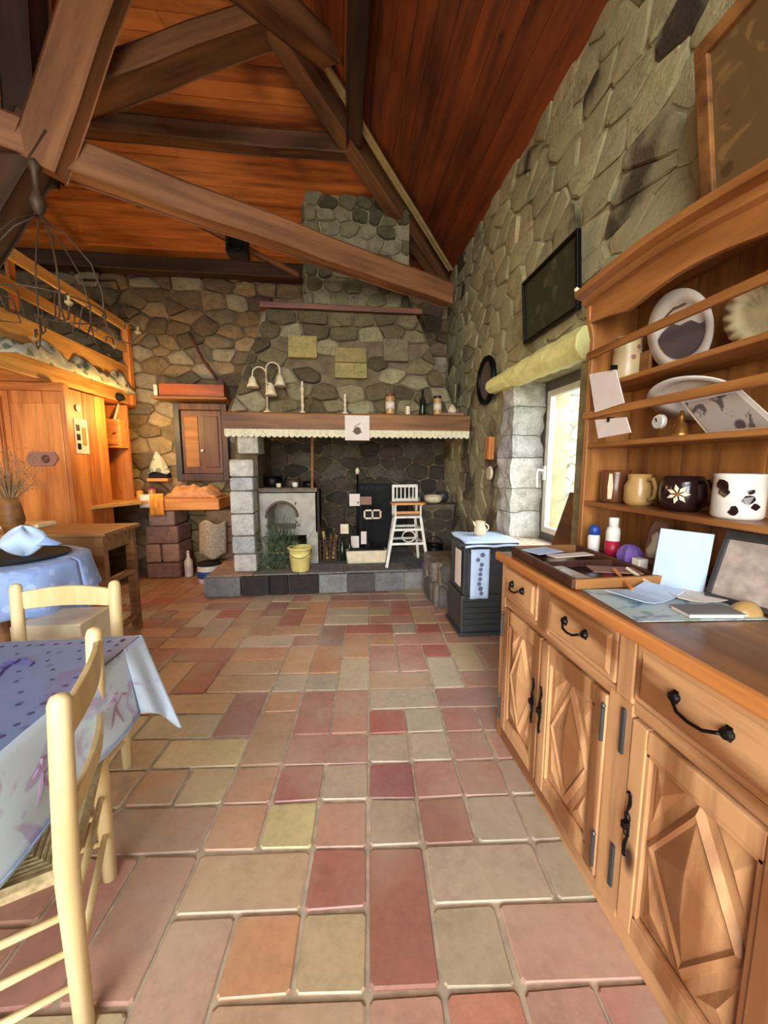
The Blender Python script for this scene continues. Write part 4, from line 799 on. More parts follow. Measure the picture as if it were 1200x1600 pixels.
disc('platter', 'pointed white oval platter leaning on the middle shelf behind its rail', 'plate', (1.31,1.32,1.655), .115, 'ceramic', -.9, 1.55)
def mug(name, lab, cat, c, r, h, mat, handle=None, fig=None, prof=None):
    t = T(name, lab, cat, c); P = prof or [(r*.9,0),(r,.01),(r*1.0,h*.5),(r*.97,h*.9),(r,h),(r*.93,h),(r*.9,h*.5),(.01,.02)]
    MB().lathe(P,c,24).build('body', M[mat] if isinstance(mat,str) else mat, t, smooth=True)
    if handle is not None:
        a = handle; dx, dy = math.cos(a), math.sin(a); q = [V(c[0]+dx*(r*.9+rr*r*.75),c[1]+dy*(r*.9+rr*r*.75),c[2]+z*h) for rr,z in ((0,.82),(.6,.86),(1,.6),(.85,.3),(0,.18))]
        MB().tube(q,.008,8).build('handle', M[mat] if isinstance(mat,str) else mat, t, smooth=True)
    if fig: fig(t, V(*c), r, h)
    return t
def on_curve(c, r, ang, z, pts, off=.002):        # flat motif wrapped on a cylinder; pts (u,v)
    return [V(c.x+math.cos(ang+u/r)*(r+off), c.y+math.sin(ang+u/r)*(r+off), c.z+z+v) for u, v in pts]
def flower(t, c, r, h):
    A = math.radians(215)
    for k in range(7):
        a = 2*PI*k/7; d = (math.cos(a),math.sin(a)); e = (-d[1]*.007,d[0]*.007)
        MB().add(on_curve(c,r,A,h*.5,[(d[0]*.005,d[1]*.005),(d[0]*.02+e[0],d[1]*.02+e[1]),(d[0]*.037,d[1]*.037),(d[0]*.02-e[0],d[1]*.02-e[1])],.004),[(0,1,2,3)]).build('painted_petal', M['cream'], t)
    MB().add(on_curve(c,r,A,h*.5,[(.008*math.cos(2*PI*k/8),.008*math.sin(2*PI*k/8)) for k in range(8)],.006),[tuple(range(8))]).build('flower_centre', M['brass'], t)
def blots(t, c, r, h):
    rg = random.Random(4)
    for (u,v,s) in ((-.035,.75,.02),(-.03,.6,.016),(.03,.45,.016),(.05,.3,.012),(.0,.2,.014),(.035,.62,.01)):
        MB().add(on_curve(c,r,math.radians(215),h*v,[(u+s*math.cos(2*PI*k/9)*rg.uniform(.7,1.2),s*math.sin(2*PI*k/9)*rg.uniform(.7,1.2)) for k in range(9)],.0025),[tuple(range(9))]).build('painted_mark', M['dark_glaze'], t)
def stripe(t, c, r, h):
    MB().add(on_curve(c,r,math.radians(215),h*.5,[(-.008,-h*.38),(.008,-h*.38),(.012,0),(.006,h*.4),(-.006,h*.4),(-.01,0)],.004),[tuple(range(6))]).build('painted_figure', M['cream'], t)
SH3 = 1.2295
mug('mug', 'brown glazed mug with a pale figure, closest to the window', 'mug', (1.29,1.66,SH3), .062, .15, 'brown_glaze', None, stripe)
mug('jug', 'small tan stoneware jug with handle next to the brown mug', 'jug', (1.29,1.515,SH3), .055, .135, 'tan_glaze', -PI/2, None, [(.045,0),(.055,.02),(.055,.085),(.042,.11),(.045,.135),(.038,.135),(.036,.11),(.045,.06),(.01,.02)])
mug('bowl', 'dark glazed bowl painted with a white star-shaped flower', 'bowl', (1.29,1.30,SH3), .073, .135, 'dark_glaze', -PI/2, flower, [(.05,0),(.066,.02),(.074,.06),(.07,.11),(.06,.132),(.055,.132),(.065,.08),(.05,.03),(.01,.02)])
mug('mug', 'large cream mug with brown spots at the right of the mug shelf', 'mug', (1.29,1.095,SH3), .068, .145, 'ceramic', None, blots)
mug('pot', 'pale floral lidded pot at the window end of the top shelf', 'pot', (1.31,1.67,1.777), .058, .2, spotted('floral_ware', (196,174,130),(150,96,80),26,.25,.3))
tag(MB().box(1.33,1.345,1.56,1.74,1.777,1.90).build('wooden_plaque', M['oak_rack'], None, bevel=.003, loc=(1.34,1.65,1.777)), 'small brown wooden plaque behind the floral pot', 'plaque')
ck = T('small_clock', 'tiny round white clock on the middle shelf behind the lower rail', 'clock', (1.3,1.45,1.51)); MB().lathe([(.001,-.008),(.026,-.008),(.03,-.002),(.03,.01),(.001,.012)],(1.3,1.45,1.58),20,'X').build('face', M['ceramic'], ck); MB().box(1.295,1.315,1.44,1.46,1.508,1.56).build('foot', M['brass'], ck); MB().bar((1.29,1.45,1.58),(1.29,1.456,1.596),.003,.003).build('hand', M['black'], ck)
mug('brass_bell', 'small dark brass bell beside the monochrome photograph', 'bell', (1.29,1.335,1.508), .03, .1, 'brass', None, None, [(.036,0),(.03,.015),(.02,.05),(.01,.06),(.012,.075),(.006,.1),(.002,.1)])
ph = T('postcard_photo', 'tilted monochrome photograph with white border on the middle shelf', 'photograph', (1.28,1.2,1.508)); Q = [V(1.245,1.30,1.635),V(1.245,1.09,1.640),V(1.30,1.0,1.512),V(1.30,1.235,1.512)]
def quad(mb, Q, th, ins=0):
    c = sum(Q, V(0,0,0))/4; P = [p+(c-p)*ins for p in Q]; nn_ = (P[1]-P[0]).cross(P[3]-P[0]).normalized()*th
    return mb.add(P+[p+nn_ for p in P],[(0,1,2,3),(7,6,5,4),(0,4,5,1),(1,5,6,2),(2,6,7,3),(3,7,4,0)])
quad(MB(),Q,.003).build('border', M['ceramic'], ph); quad(MB(),[p+V(-.0035,0,0) for p in Q],.002,.14).build('print', M['photo'], ph)
for lab, Q in (('blank pale notepad sheet tucked behind the lower plate rail, upper of two', [V(1.175,1.738,1.832),V(1.175,1.56,1.81),V(1.17,1.49,1.66),V(1.17,1.67,1.645)]),('blank pale card below the notepad sheet on the lower plate rail', [V(1.172,1.67,1.612),V(1.172,1.475,1.60),V(1.17,1.44,1.535),V(1.17,1.635,1.525)])):
    o = T('note_card', lab, 'card', (1.18,1.6,1.6), 'cards on the rack rail'); quad(MB(),Q,.004).build('sheet', M['paper'], o); MB().box(1.165,1.192,1.57,1.58,Q[0].z-.02,Q[0].z).build('clip', M['iron'], o)

# ---- things on the countertop
CT = .9745
tr = T('display_tray', 'dark wooden display tray lying flat on the far end of the buffet', 'tray', (1.0,1.5,CT)); TQ = [V(.83,1.73,CT),V(.80,1.19,CT),V(1.14,1.2,CT),V(1.16,1.73,CT)]
quad(MB(),TQ,-.008).build('bottom', M['dark_glaze'], tr)
for i in range(4): MB().bar(TQ[i]+V(0,0,.018),TQ[(i+1)%4]+V(0,0,.018),.018,.036).build('rim', M['darkwood'] if i%2 == 0 else M['mantel'], tr, bevel=.003)
MB().bar(V(.82,1.46,CT+.014),V(1.15,1.46,CT+.014),.012,.026).build('divider', M['darkwood'], tr)
def sheet(name, lab, cat, c, wx, wy, rot, mat, th=.003, z=CT, group=None, curl=0):
    t = MB().grid(4,4,lambda a,b: V((a-.5)*wx,(b-.5)*wy,z+th/2+curl*(a-.5)**2)); t.xf(Matrix.Translation((c[0],c[1],0)) @ Matrix.Rotation(rot,4,'Z'))
    return tag(t.build(name, M[mat], None, solid=th, loc=(c[0],c[1],z)), lab, cat, group)
sheet('photo_print', 'pale blue photo lying in the far half of the dark tray', 'photo', (.93,1.64), .15,.11,.3,'blue_paper',.003,CT+.03)
sheet('envelope', 'long white envelope lying across the dark tray', 'envelope', (1.0,1.53), .2,.06,.15,'paper',.003,CT+.034)
sheet('photo_print', 'silvery photo in the near front corner of the dark tray', 'photo', (.875,1.33), .07,.2,.05,'photo',.003,CT+.012)
sheet('leaflet', 'mauve and white leaflet in the near half of the dark tray', 'leaflet', (1.03,1.3), .17,.09,-.3,'rose_box',.003,CT+.03)
tag(MB().tube([(1.0,1.26,CT+.045),(.97,1.13,CT+.012)],.006,6).build('pencil', M['pine'], None, loc=(1,1.2,CT)), 'pale wooden pencil leaning on the front rim of the tray', 'pencil')
tag(MB().tube([(1.06,1.27,CT+.045),(1.06,1.13,CT+.012)],.006,6).build('pencil', M['cream'], None, loc=(1.06,1.2,CT)), 'cream pencil leaning on the tray rim closer to the blank panel', 'pencil')
mp = sheet('printed_map', 'large green and white printed map spread flat on the buffet', 'map', (1.0,1.03), .38,.27,-.07,'map',.002,CT)
sheet('paper_sheet', 'crumpled pale lilac sheet lying on the printed map', 'paper', (.97,1.08), .22,.12,.35,'blue_paper',.002,CT+.006,None,.07)
sheet('paper_sheet', 'folded white sheet at the back of the printed map', 'paper', (1.13,1.07), .16,.12,-.2,'paper',.002,CT+.004,None,.05)
bk = T('notebook', 'small notebook with grey cover at the near edge of the map', 'book', (1.04,.95,CT)); Rn = Matrix.Translation((1.04,.935,CT+.004)) @ Matrix.Rotation(-.12,4,'Z')
MB().box(-.075,.075,-.035,.035,0,.010).xf(Rn).build('pages', M['paper'], bk); MB().box(-.078,.078,-.038,.038,.010,.013).xf(Rn).build('cover', M['hearthstone'], bk)
tag(MB().grid(10,8,lambda a,b: V(1.16+.045*math.cos(PI*a)*math.sin(PI*b),.93+.035*math.cos(PI*b),CT+.035*math.sin(PI*a)*math.sin(PI*b)*(1+.12*math.cos(12*b)))).build('seashell', M['tan_glaze'], None, smooth=True, loc=(1.16,.93,CT)), 'pale ribbed seashell right of the notebook', 'shell')
sp = T('spray_can', 'short white spray can with a blue cap beside the rack end board', 'can', (1.2,1.66,CT)); MB().lathe([(.026,0),(.027,.09),(.022,.1)],(1.2,1.66,CT),20).build('body', M['white'], sp, smooth=True); MB().lathe([(.024,.1),(.024,.13),(.012,.145),(.01,.145)],(1.2,1.66,CT),18).build('cap', M['blue'], sp, smooth=True)
sp = T('spray_can', 'tall white spray bottle with a red base label', 'can', (1.22,1.56,CT)); MB().lathe([(.028,0),(.029,.13),(.024,.15)],(1.22,1.56,CT),20).build('body', M['white'], sp, smooth=True); MB().lathe([(.0295,.01),(.0298,.09)],(1.22,1.56,CT),20).build('paper_label', M['red'], sp, smooth=True); MB().lathe([(.02,.15),(.021,.19),(.018,.195)],(1.22,1.56,CT),18).build('cap', M['ceramic'], sp, smooth=True)
tag(MB().grid(12,10,lambda a,b: V(1.2+.045*math.cos(2*PI*a)*math.sin(PI*b)*(1+.15*math.sin(7*a*PI)),1.43+.05*math.sin(2*PI*a)*math.sin(PI*b),CT+.05+.05*math.cos(PI*b))).build('purple_crystal', M['purple'], None, loc=(1.2,1.43,CT)), 'lumpy purple crystal standing behind the tray', 'mineral')
tag(MB().box(1.16,1.2,1.33,1.37,CT,CT+.06).build('small_box', M['paper'], None, bevel=.003, loc=(1.18,1.35,CT)), 'tiny white cardboard box in front of the blank panel', 'box')
pq = T('figure_plaque', 'upright pinkish carved plaque against the back of the rack', 'plaque', (1.36,1.5,CT)); Rp = Matrix.Translation((1.33,1.46,CT)) @ Matrix.Rotation(.15,4,'Y')
MB().prism([(-.05,0),(.05,0),(.05,.15),(.03,.19),(-.03,.19),(-.05,.15)], lambda u,v: V(0,u,v), lambda u,v: V(.012,u,v)).xf(Rp).build('board', M['rose_box'], pq, bevel=.003); MB().lathe([(.02,.03),(.028,.06),(.014,.1),(.018,.125),(.004,.145)],(-.004,0,0),12).xf(Rp).build('figure', M['cream'], pq, smooth=True)
tag(quad(MB(),[V(1.12,1.22,CT),V(1.19,1.085,CT),V(1.225,1.10,CT+.2),V(1.155,1.235,CT+.2)],.008).build('blank_panel', M['blue_paper'], None, loc=(1.2,1.15,CT), bevel=.002), 'plain pale blue-white panel leaning under the mug shelf', 'panel')
fr = T('framed_picture', 'dark-framed pale picture leaning against the rack at the right', 'picture', (1.25,1.0,CT)); Q = [V(1.18,1.065,CT+.0),V(1.24,.80,CT+.0),V(1.32,.80,CT+.215),V(1.255,1.08,CT+.215)]
def inq(Q, i): return Q[0]+(Q[1]-Q[0])*i[0]+(Q[3]-Q[0])*i[1]
for (a,b,c_,d_) in ((0,1,0,.07),(0,1,.88,1),(0,.05,.07,.88),(.95,1,.07,.88)): quad(MB(),[inq(Q,(a,c_)),inq(Q,(b,c_)),inq(Q,(b,d_)),inq(Q,(a,d_))],.018).build('frame', M['grey_metal'], fr, bevel=.002)
quad(MB(),[inq(Q,(.05,.07))-V(.004,0,0),inq(Q,(.95,.07))-V(.004,0,0),inq(Q,(.95,.88))-V(.004,0,0),inq(Q,(.05,.88))-V(.004,0,0)],.006).build('picture', flat('pale_weave', (166,150,136), .6, var=.3, scale=25), fr)
wq = T('sill_plaque', 'brown relief plaque leaning on the window sill beyond the dish rack', 'plaque', (1.6,2.42,.762)); Q = [V(1.47,2.50,.762),V(1.52,2.33,.762),V(1.6,2.33,1.22),V(1.56,2.42,1.22)]
quad(MB(),Q,.015).build('board', M['beam'], wq, bevel=.003); MB().lathe([(.001,-.012),(.035,-.008),(.045,0)],(1.535,2.40,.98),14,'X').build('relief', M['rose_box'], wq)
# ---------------------------------------------------------------- sleeping loft on the left
LX = -2.66
lf = T('loft_platform', 'pine sleeping loft platform above the panelled closet', 'platform', (-4.1,4.3,2.2))
for k in range(12): MB().box(-5.68+k*.252,-5.432+k*.252,2.0,5.34,2.30,2.33).build('plank', M['pine_y'], lf, bevel=.003)
MB().box(LX-.06,LX,2.0,5.34,2.17,2.30).build('edge_beam', M['pine_y'], lf, bevel=.006)
for y in (2.3,3.1,3.97,4.6,5.2): MB().box(-5.68,LX-.06,y,y+.08,2.18,2.30).build('joist', M['pine_x'], lf, bevel=.004)
MB().box(LX-.3,LX+.02,4.5,5.34,2.13,2.165).build('ledge', wood('red_pine',(120,52,18),(190,96,44),'Y'), lf, bevel=.004)
rl = T('loft_railing', 'pine slatted railing along the edge of the sleeping loft', 'railing', (LX,4,2.33)); LZ = 2.33
MB().box(LX-.03,LX+.05,5.24,5.32,2.165,3.16).build('post', M['pine'], rl, bevel=.005)
MB().box(LX-.03,LX+.03,2.05,2.13,2.33,3.16).build('post', M['pine'], rl, bevel=.005)
MB().box(LX-.03,LX-.0,3.6,3.67,2.33,3.16).build('post', M['pine'], rl, bevel=.005)
for z, h in ((3.06,.11),(2.80,.10)): MB().box(LX,LX+.025,2.05,5.24,z,z+h).build('slat', M['pine_y'], rl, bevel=.004)
MB().box(LX,LX+.025,2.05,5.24,2.42,2.64).build('slat', M['pine_y'], rl, bevel=.004)
def crumple(name, lab, cat, x0, x1, y0, y1, z, h, mat, seed=0, nx=14, ny=30):
    rg = Vector((seed*3.1, seed*1.7, 0))
    def f(a, b):
        e = min(1, 6*min(a,1-a,b*1.5,(1-b)*1.5)); n_ = noise.noise(Vector((a*4,b*9,0))+rg)+.5*noise.noise(Vector((a*9,b*20,3))+rg)
        return V(x0+(x1-x0)*a+.03*noise.noise(Vector((b*8,a*3,5))+rg), y0+(y1-y0)*b, z+h*e*(.6+.7*n_))
    return tag(MB().grid(nx,ny,f).build(name, M[mat], None, smooth=True, solid=.012, loc=((x0+x1)/2,(y0+y1)/2,z)), lab, cat)
crumple('mattress_quilt', 'grey green quilt lying on the sleeping loft behind the slats', 'quilt', -4.6,LX-.53,2.5,5.1,2.36,.5,'quilt',3)
crumple('bedspread', 'pale green and white bedspread bulging under the lowest railing slat', 'blanket', LX-.12,LX+.12,3.4,5.2,2.29,.21,'quilt',1)
crumple('pillow', 'cream pillow squeezed behind the far end of the railing', 'pillow', LX-.5,LX-.04,4.3,5.0,2.5,.2,'cream',7,12,12)
tag(MB().lathe([(.001,-.05),(.06,-.03),(.07,0),(.05,.04),(.001,.05)],(LX+.0,5.02,2.22),14).build('dark_ball', M['black'], None, smooth=True, loc=(LX,5.02,2.17)), 'dark round bundle on the reddish ledge at the loft end', 'bundle')
tag(MB().tube([(LX+.03,4.95,2.13),(LX+.0,4.9,1.95),(-2.74,4.85,1.72)],.014,6).build('hanging_strap', M['cream'], None, smooth=True, loc=(LX,4.9,1.8)), 'pale strap hanging from the loft ledge toward the wooden cabinet', 'strap')

# closet partition under the loft
cl = T('panelled_closet', 'orange pine panelled closet under the sleeping loft', 'closet', (-3.6,4.2,0))
CY = 3.95; CX = -2.56
xx = -5.66
while xx < CX-.01:
    wd = min(.29, CX-xx); MB().box(xx+.002,xx+wd-.002,CY,CY+.03,.03,2.165).build('board', M['pine'], cl, bevel=.004); xx += wd
MB().box(CX-.04,CX+.0,CY-.012,CY+.06,.0,2.168).build('corner_post', M['pine'], cl, bevel=.005)
MB().box(-5.66,CX,CY-.03,CY+.0,2.09,2.166).build('top_rail', M['pine_x'], cl, bevel=.004)
MB().box(-5.66,CX,CY+.0,CY+.02,.0,.09).build('plinth', M['pine_x'], cl)
MB().box(-3.02,-2.60,CY-.018,CY,.2,1.98).build('raised_panel', M['pine'], cl, bevel=.008)
dr_ = MB().box(-3.85,-3.10,CY-.03,CY,.05,2.04).build('door', M['pine'], cl, bevel=.005); MB().box(-3.7,-3.25,CY-.042,CY-.03,.3,1.85).build('door_panel', M['darkwood'], dr_, bevel=.006); MB().box(-3.17,-3.11,CY-.05,CY-.03,.05,2.04).build('door_stile', M['pine'], dr_, bevel=.005)
for k in range(3): MB().box(CX-.02,CX-.0,4.0+k*.185,4.18+k*.185,.62,2.128).build('side_board', M['pine'], cl, bevel=.004)
hg = T('wooden_sign', 'small pinkish wooden plaque with a dark knot hung on the closet panel', 'sign', (-2.8,CY-.03,1.45)); MB().prism([(-2.90,1.40),(-2.93,1.46),(-2.90,1.53),(-2.68,1.53),(-2.65,1.47),(-2.70,1.40)], lambda u,v: V(u,CY-.034,v), lambda u,v: V(u,CY-.02,v)).build('board', M['rose_box'], hg, bevel=.003); MB().lathe([(.001,-.004),(.035,-.004),(.04,0)],(-2.76,CY-.034,1.465),12,'Y').build('knot', M['darkwood'], hg)
# wall of the alcove: calendar, small cabinet
ca = T('wall_calendar', 'white wall calendar on the pine side of the closet', 'calendar', (CX+.01,4.12,1.6)); MB().box(CX+.002,CX+.006,4.03,4.22,1.52,1.86).build('sheet', M['paper'], ca)
for k in range(3): MB().box(CX+.006,CX+.008,4.05+.0*k,4.10,1.56+.09*k,1.62+.09*k).build('print', M['iron'], ca)
MB().box(CX+.006,CX+.008,4.13,4.19,1.6,1.78).build('print', M['tan_glaze'], ca)
tag(MB().lathe([(.001,-.01),(.03,-.006),(.035,0)],(CX+.012,4.1,1.96),12,'X').build('round_badge', M['paper'], None, loc=(CX,4.1,1.95)), 'small round pale badge above the wall calendar', 'badge')
kc = T('wall_cabinet', 'small square varnished wooden cabinet hung at the back of the alcove', 'cabinet', (-2.7,4.85,1.6)); MB().box(-2.80,-2.56,4.80,4.95,1.63,1.94).build('body', M['pine_x'], kc, bevel=.006)
MB().box(-2.785,-2.575,4.785,4.80,1.645,1.925).build('door', M['pine_x'], kc, bevel=.005); MB().box(-2.81,-2.55,4.78,4.96,1.61,1.63).build('base_board', M['pine_x'], kc, bevel=.003); MB().lathe([(.01,-.02),(.012,-.01),(.005,0)],(-2.6,4.785,1.78),10,'Y').build('knob', M['brass'], kc)
kb = MB().box(-3.1,-2.55,4.955,4.99,.95,2.12).build('alcove_board', M['pine'], None, bevel=.004, loc=(-2.8,4.97,.95)); tag(kb, 'upright pine board at the back of the alcove under the loft', 'board', kind='thing')

# worktop with masonry supports
wt = T('worktop', 'thick pale wooden worktop running along the back stone wall', 'worktop', (-2,5,.9))
MB().box(-2.25,-1.50,4.82,5.36,.86,1.0).build('slab', M['pine_x'], wt, bevel=.012)
MB().prism([(-2.25,4.86),(-2.25,5.36),(-3.6,5.36),(-3.6,4.1),(-2.58,4.1)], lambda u,v: V(u,v,.955), lambda u,v: V(u,v,.99)).build('board', M['pine_y'], wt, bevel=.004)
sp = T('worktop_support', 'pinkish squared stone pier holding up the worktop', 'pillar', (-2.3,5.0,0), kind='thing')
for (x0,x1,z0,z1) in ((-2.42,-2.02,.0,.2),(-2.42,-2.24,.2,.44),(-2.23,-2.02,.2,.44),(-2.40,-2.02,.44,.66),(-2.36,-2.05,.66,.855)): MB().box(x0,x1-.006,4.86+rng.uniform(0,.02),5.3,z0+.003,z1-.003).build('stone', M['stone'], sp, bevel=.025, col=srgb(*rng.choice([(166,126,108),(150,112,98),(176,140,118)])))
sp2 = T('worktop_support', 'brown stone pier under the right end of the worktop next to the fireplace', 'pillar', (-1.5,5.0,0), kind='thing')
for i in range(4): MB().box(-1.68+rng.uniform(-.02,.02),-1.36,4.9,5.3,.003+.213*i,.21+.213*i).build('stone', M['stone'], sp2, bevel=.025, col=srgb(*rng.choice([(130,104,78),(116,92,70),(146,120,92)])))
# things on and under the worktop
crumple('wrapped_loaves', 'heap of crumpled brown paper wrapped goods on the worktop', 'parcel', -2.2,-1.55,4.9,5.3,1.005,.15,'bread',5,26,16)
tb = T('plastic_bag', 'bright yellow and white plastic bag hanging over the worktop edge', 'bag', (-2.3,4.8,.85)); MB().grid(10,10,lambda a,b: V(-2.30+.17*a,4.80-.05*math.sin(PI*a)*math.sin(PI*b)-.01*math.sin(14*a),.80+.27*b)).build('bag_body', M['orange'], tb, smooth=True, solid=.004); MB().grid(8,8,lambda a,b: V(-2.40+.13*a,4.79-.04*math.sin(PI*a)*math.sin(PI*b),.90+.16*b)).build('white_part', M['paper'], tb, smooth=True, solid=.004)
for xx,yy,r,h,mm,lab in ((-2.68,5.0,.045,.09,'cream','small cream jar on the worktop beside the closet corner'),(-2.52,5.05,.04,.12,'orange','small orange jar on the worktop left of the red-topped jar'),(-2.40,5.1,.045,.13,'tan_glaze','jar with red lid on the worktop under the hanging basket')): can('jar', lab, 'jar', (xx,yy,.991 if xx < -2.25 else 1.0), r, h, mm, 'red' if 'red lid' in lab else 'brown_glaze')
tag(MB().prism([(4.2,.992),(4.62,.992),(4.36,1.2),(4.22,1.24)], lambda u,v: V(-2.75,u,v), lambda u,v: V(-2.62+.1*(u-4.2),u,v)).build('draped_cloth', M['cream'], None, bevel=.015, loc=(-2.7,4.4,.99)), 'cream cloth slumped on the worktop against the closet side', 'cloth')
hb = T('hanging_basket', 'small floral cloth pouch hanging on the stone wall above the worktop', 'pouch', (-2.37,5.3,1.3)); MB().grid(30,8,lambda a,b: V(-2.37+(.02+.11*b**.8+.012*math.sin(10*PI*a)*b)*math.cos(2*PI*a),5.25+(.02+.06*b)*math.sin(2*PI*a),1.58-.27*b+.02*math.sin(6*PI*a)*b)).build('pouch_body', M['quilt'], hb, smooth=True); MB().box(-2.5,-2.24,5.2,5.34,1.2,1.24).build('shelf', M['pine_x'], hb, bevel=.004); MB().box(-2.48,-2.26,5.22,5.34,1.24,1.31).build('dark_tray', M['black'], hb)
cu = T('wall_cupboard', 'dark brown wooden cupboard let into the stone wall beside the hood', 'cupboard', (-1.8,5.3,1.2)); D = M['darkwood']
MB().box(-2.14,-1.50,5.3,5.38,1.20,2.2).build('back', D, cu)
for q in ((-2.14,-2.07,1.2,2.2),(-1.55,-1.48,1.2,2.2),(-2.07,-1.55,2.12,2.2),(-2.07,-1.55,1.2,1.29)): MB().box(q[0],q[1],5.24,5.31,q[2],q[3]).build('frame', M['grey_metal'] if q[1] < -2 else D, cu, bevel=.005)
dd = MB().box(-2.06,-1.56,5.27,5.31,1.30,2.11).build('door', D, cu, bevel=.004); 
for q in ((-2.04,-1.83),(-1.80,-1.58)): MB().box(q[0]+.02,q[1]-.02,5.258,5.272,1.38,2.04).build('door_panel', M['mantel'] if q[0] < -2 else D, dd, bevel=.008)
MB().lathe([(.014,-.03),(.018,-.02),(.006,0)],(-1.81,5.27,1.6),10,'Y').build('knob', M['ceramic'], dd)
tag(MB().lathe([(.05,1.002),(.055,1.02),(.03,1.1),(.02,1.13)],(-1.9,5.34,0),12).build('squash', M['green'], None, smooth=True, loc=(-1.9,5.34,1.0)), 'small dull green squash below the dark cupboard', 'squash')
sb = T('wall_shelf', 'brown wooden box shelf mounted above the dark wall cupboard', 'shelf', (-1.85,5.2,2.25)); MB().box(-2.32,-1.42,5.08,5.36,2.23,2.26).build('board', M['mantel'], sb, bevel=.004)
MB().box(-2.24,-1.46,5.12,5.34,2.26,2.42).build('box', wood('red_box_wood',(110,52,24),(160,86,46),'X'), sb, bevel=.006)
can('tin', 'small white tin at the left end of the box shelf', 'tin', (-2.285,5.14,2.262), .022, .14, 'ceramic', 'ceramic')
tag(MB().tube([(-1.55,5.33,2.45),(-1.75,5.31,2.75),(-1.92,5.33,3.1)],.018,8).lathe([(.05,-.03),(.06,0),(.03,.03)],(-1.55,5.3,2.46),10,'Y').build('walking_stick', M['darkwood'], None, loc=(-1.6,5.3,2.43)), 'dark crooked stick leaning on the wall above the box shelf', 'stick')
bottle('white plastic bottle on the floor under the worktop', (-1.95,4.95,0), .05, .33, 'white', 'white')
bottle('dark red bottle on the floor left of the white plastic bottle', (-2.01,5.15,0), .045, .3, 'red', 'black')
can('paint_pot', 'white paint pot with dark blue band on the floor by the pier', 'pot', (-1.62,4.7,0), .13, .24, 'ceramic', 'black', None, 'blue')
tag(MB().grid(14,14,lambda a,b: V(-1.75+.32*a,4.78-.1*math.sin(PI*a)+.05*b,.3+.42*b+.03*math.sin(8*a+5*b))).build('grey_sack', M['yarn'], None, smooth=True, solid=.01, loc=(-1.6,4.75,.3)), 'crumpled grey brown sack behind the paint pot', 'sack')

# ---- console table, telephone bundle, dried flowers, round table
ct = T('console_table', 'tall brown wooden table with stretcher behind the blue covered round table', 'table', (-2.7,3.2,0)); DK = M['desk']
MB().box(-4.1,-1.72,2.92,3.42,.885,.915).build('tabletop', DK, ct, bevel=.006)
for x_, y_ in ((-1.78,2.97),(-1.78,3.36),(-4.0,2.97),(-4.0,3.36)): MB().box(x_-.03,x_+.03,y_-.03,y_+.03,0,.885).build('leg', DK, ct, bevel=.004)
MB().box(-1.80,-1.765,3.0,3.33,.76,.885).build('apron', DK, ct, bevel=.003); MB().box(-3.97,-1.81,2.945,2.97,.55,.885).build('apron', M['desk'], ct, bevel=.003)
MB().box(-1.80,-1.76,3.0,3.33,.5,.54).build('stretcher', DK, ct, bevel=.003); MB().box(-1.80,-1.76,3.0,3.33,.10,.14).build('stretcher', DK, ct, bevel=.003)
tag(MB().box(-2.75,-2.35,3.18,3.38,.916,.95).build('cutting_board', M['cream'], None, bevel=.006, loc=(-2.5,3.3,.916)), 'pale board lying on the brown console table', 'board')
va = T('dried_bouquet', 'bunch of thin dried stems in a brown vase on the console table', 'plant', (-2.42,3.05,.916)); MB().lathe([(.05,.916),(.075,1.0),(.06,1.12),(.05,1.17),(.04,1.17),(.04,1.1)],(-2.42,3.05,0),18).build('vase', M['mantel'], va, smooth=True)
mb = MB(); rg = random.Random(9)
for i in range(90):
    a = rg.uniform(0,2*PI); s_ = rg.uniform(.05,.3); t_ = V(-2.42+s_*math.cos(a)*1.1,3.05+s_*math.sin(a)*.6,1.17+rg.uniform(.12,.42)-s_*.3); b0 = V(-2.42,3.05,1.12); mb.tube([b0,b0.lerp(t_,.5)+V(0,0,.06),t_],[.003,.002,.001],4,cap=False)
    for k in range(3): q = t_+V(rg.uniform(-.03,.03),rg.uniform(-.03,.03),rg.uniform(-.05,.02)); mb.lathe([(.001,-.006),(.006,0),(.001,.006)],q,4)
tag(mb.build('stems', M['dried'], va), kind='stuff')
rt = T('round_table', 'small round table covered by a light blue cloth', 'table', (-1.98,2.4,0)); RC = V(-1.98,2.35,0)
MB().lathe([(.42,.83),(.42,.86)],RC,32).build('tabletop', DK, rt)
MB().lathe([(.2,0),(.2,.03),(.04,.08),(.035,.4),(.05,.6),(.04,.8),(.1,.83)],RC,20).build('pedestal', DK, rt, smooth=True)
def rcl(a, b):
    if b < .4: r = .43*b/.4; return RC+V(r*math.cos(2*PI*a),r*math.sin(2*PI*a),.866)
    t = (b-.4)/.6; r = .435+t*(.035+.03*math.sin(2*PI*a*9))+.0; return RC+V(r*math.cos(2*PI*a),r*math.sin(2*PI*a),.866-.012*0-t*(.27+.03*math.cos(2*PI*a*4)))
tag(MB().grid(108,16,rcl).build('blue_tablecloth', M['blue_cloth'], None, smooth=True, solid=.004, loc=RC), 'light blue damask cloth draped over the small round table', 'tablecloth')
ty = T('serving_tray', 'flat black tray on the blue tablecloth', 'tray', (-1.9,2.35,.87)); MB().lathe([(.001,.87),(.24,.87),(.26,.882),(.25,.884),(.001,.876)],(-1.90,2.38,0),28).build('plate', M['black'], ty, smooth=True); MB().tube([V(-1.9+.255*math.cos(a),2.38+.255*math.sin(a),.883) for a in [2*PI*i/28 for i in range(28)]],.005,5,closed=True).build('rim', M['black'], ty)
bn = T('cloth_bundle', 'white and pale blue folded cloth bundle on the black tray', 'bundle', (-1.8,2.4,.88))
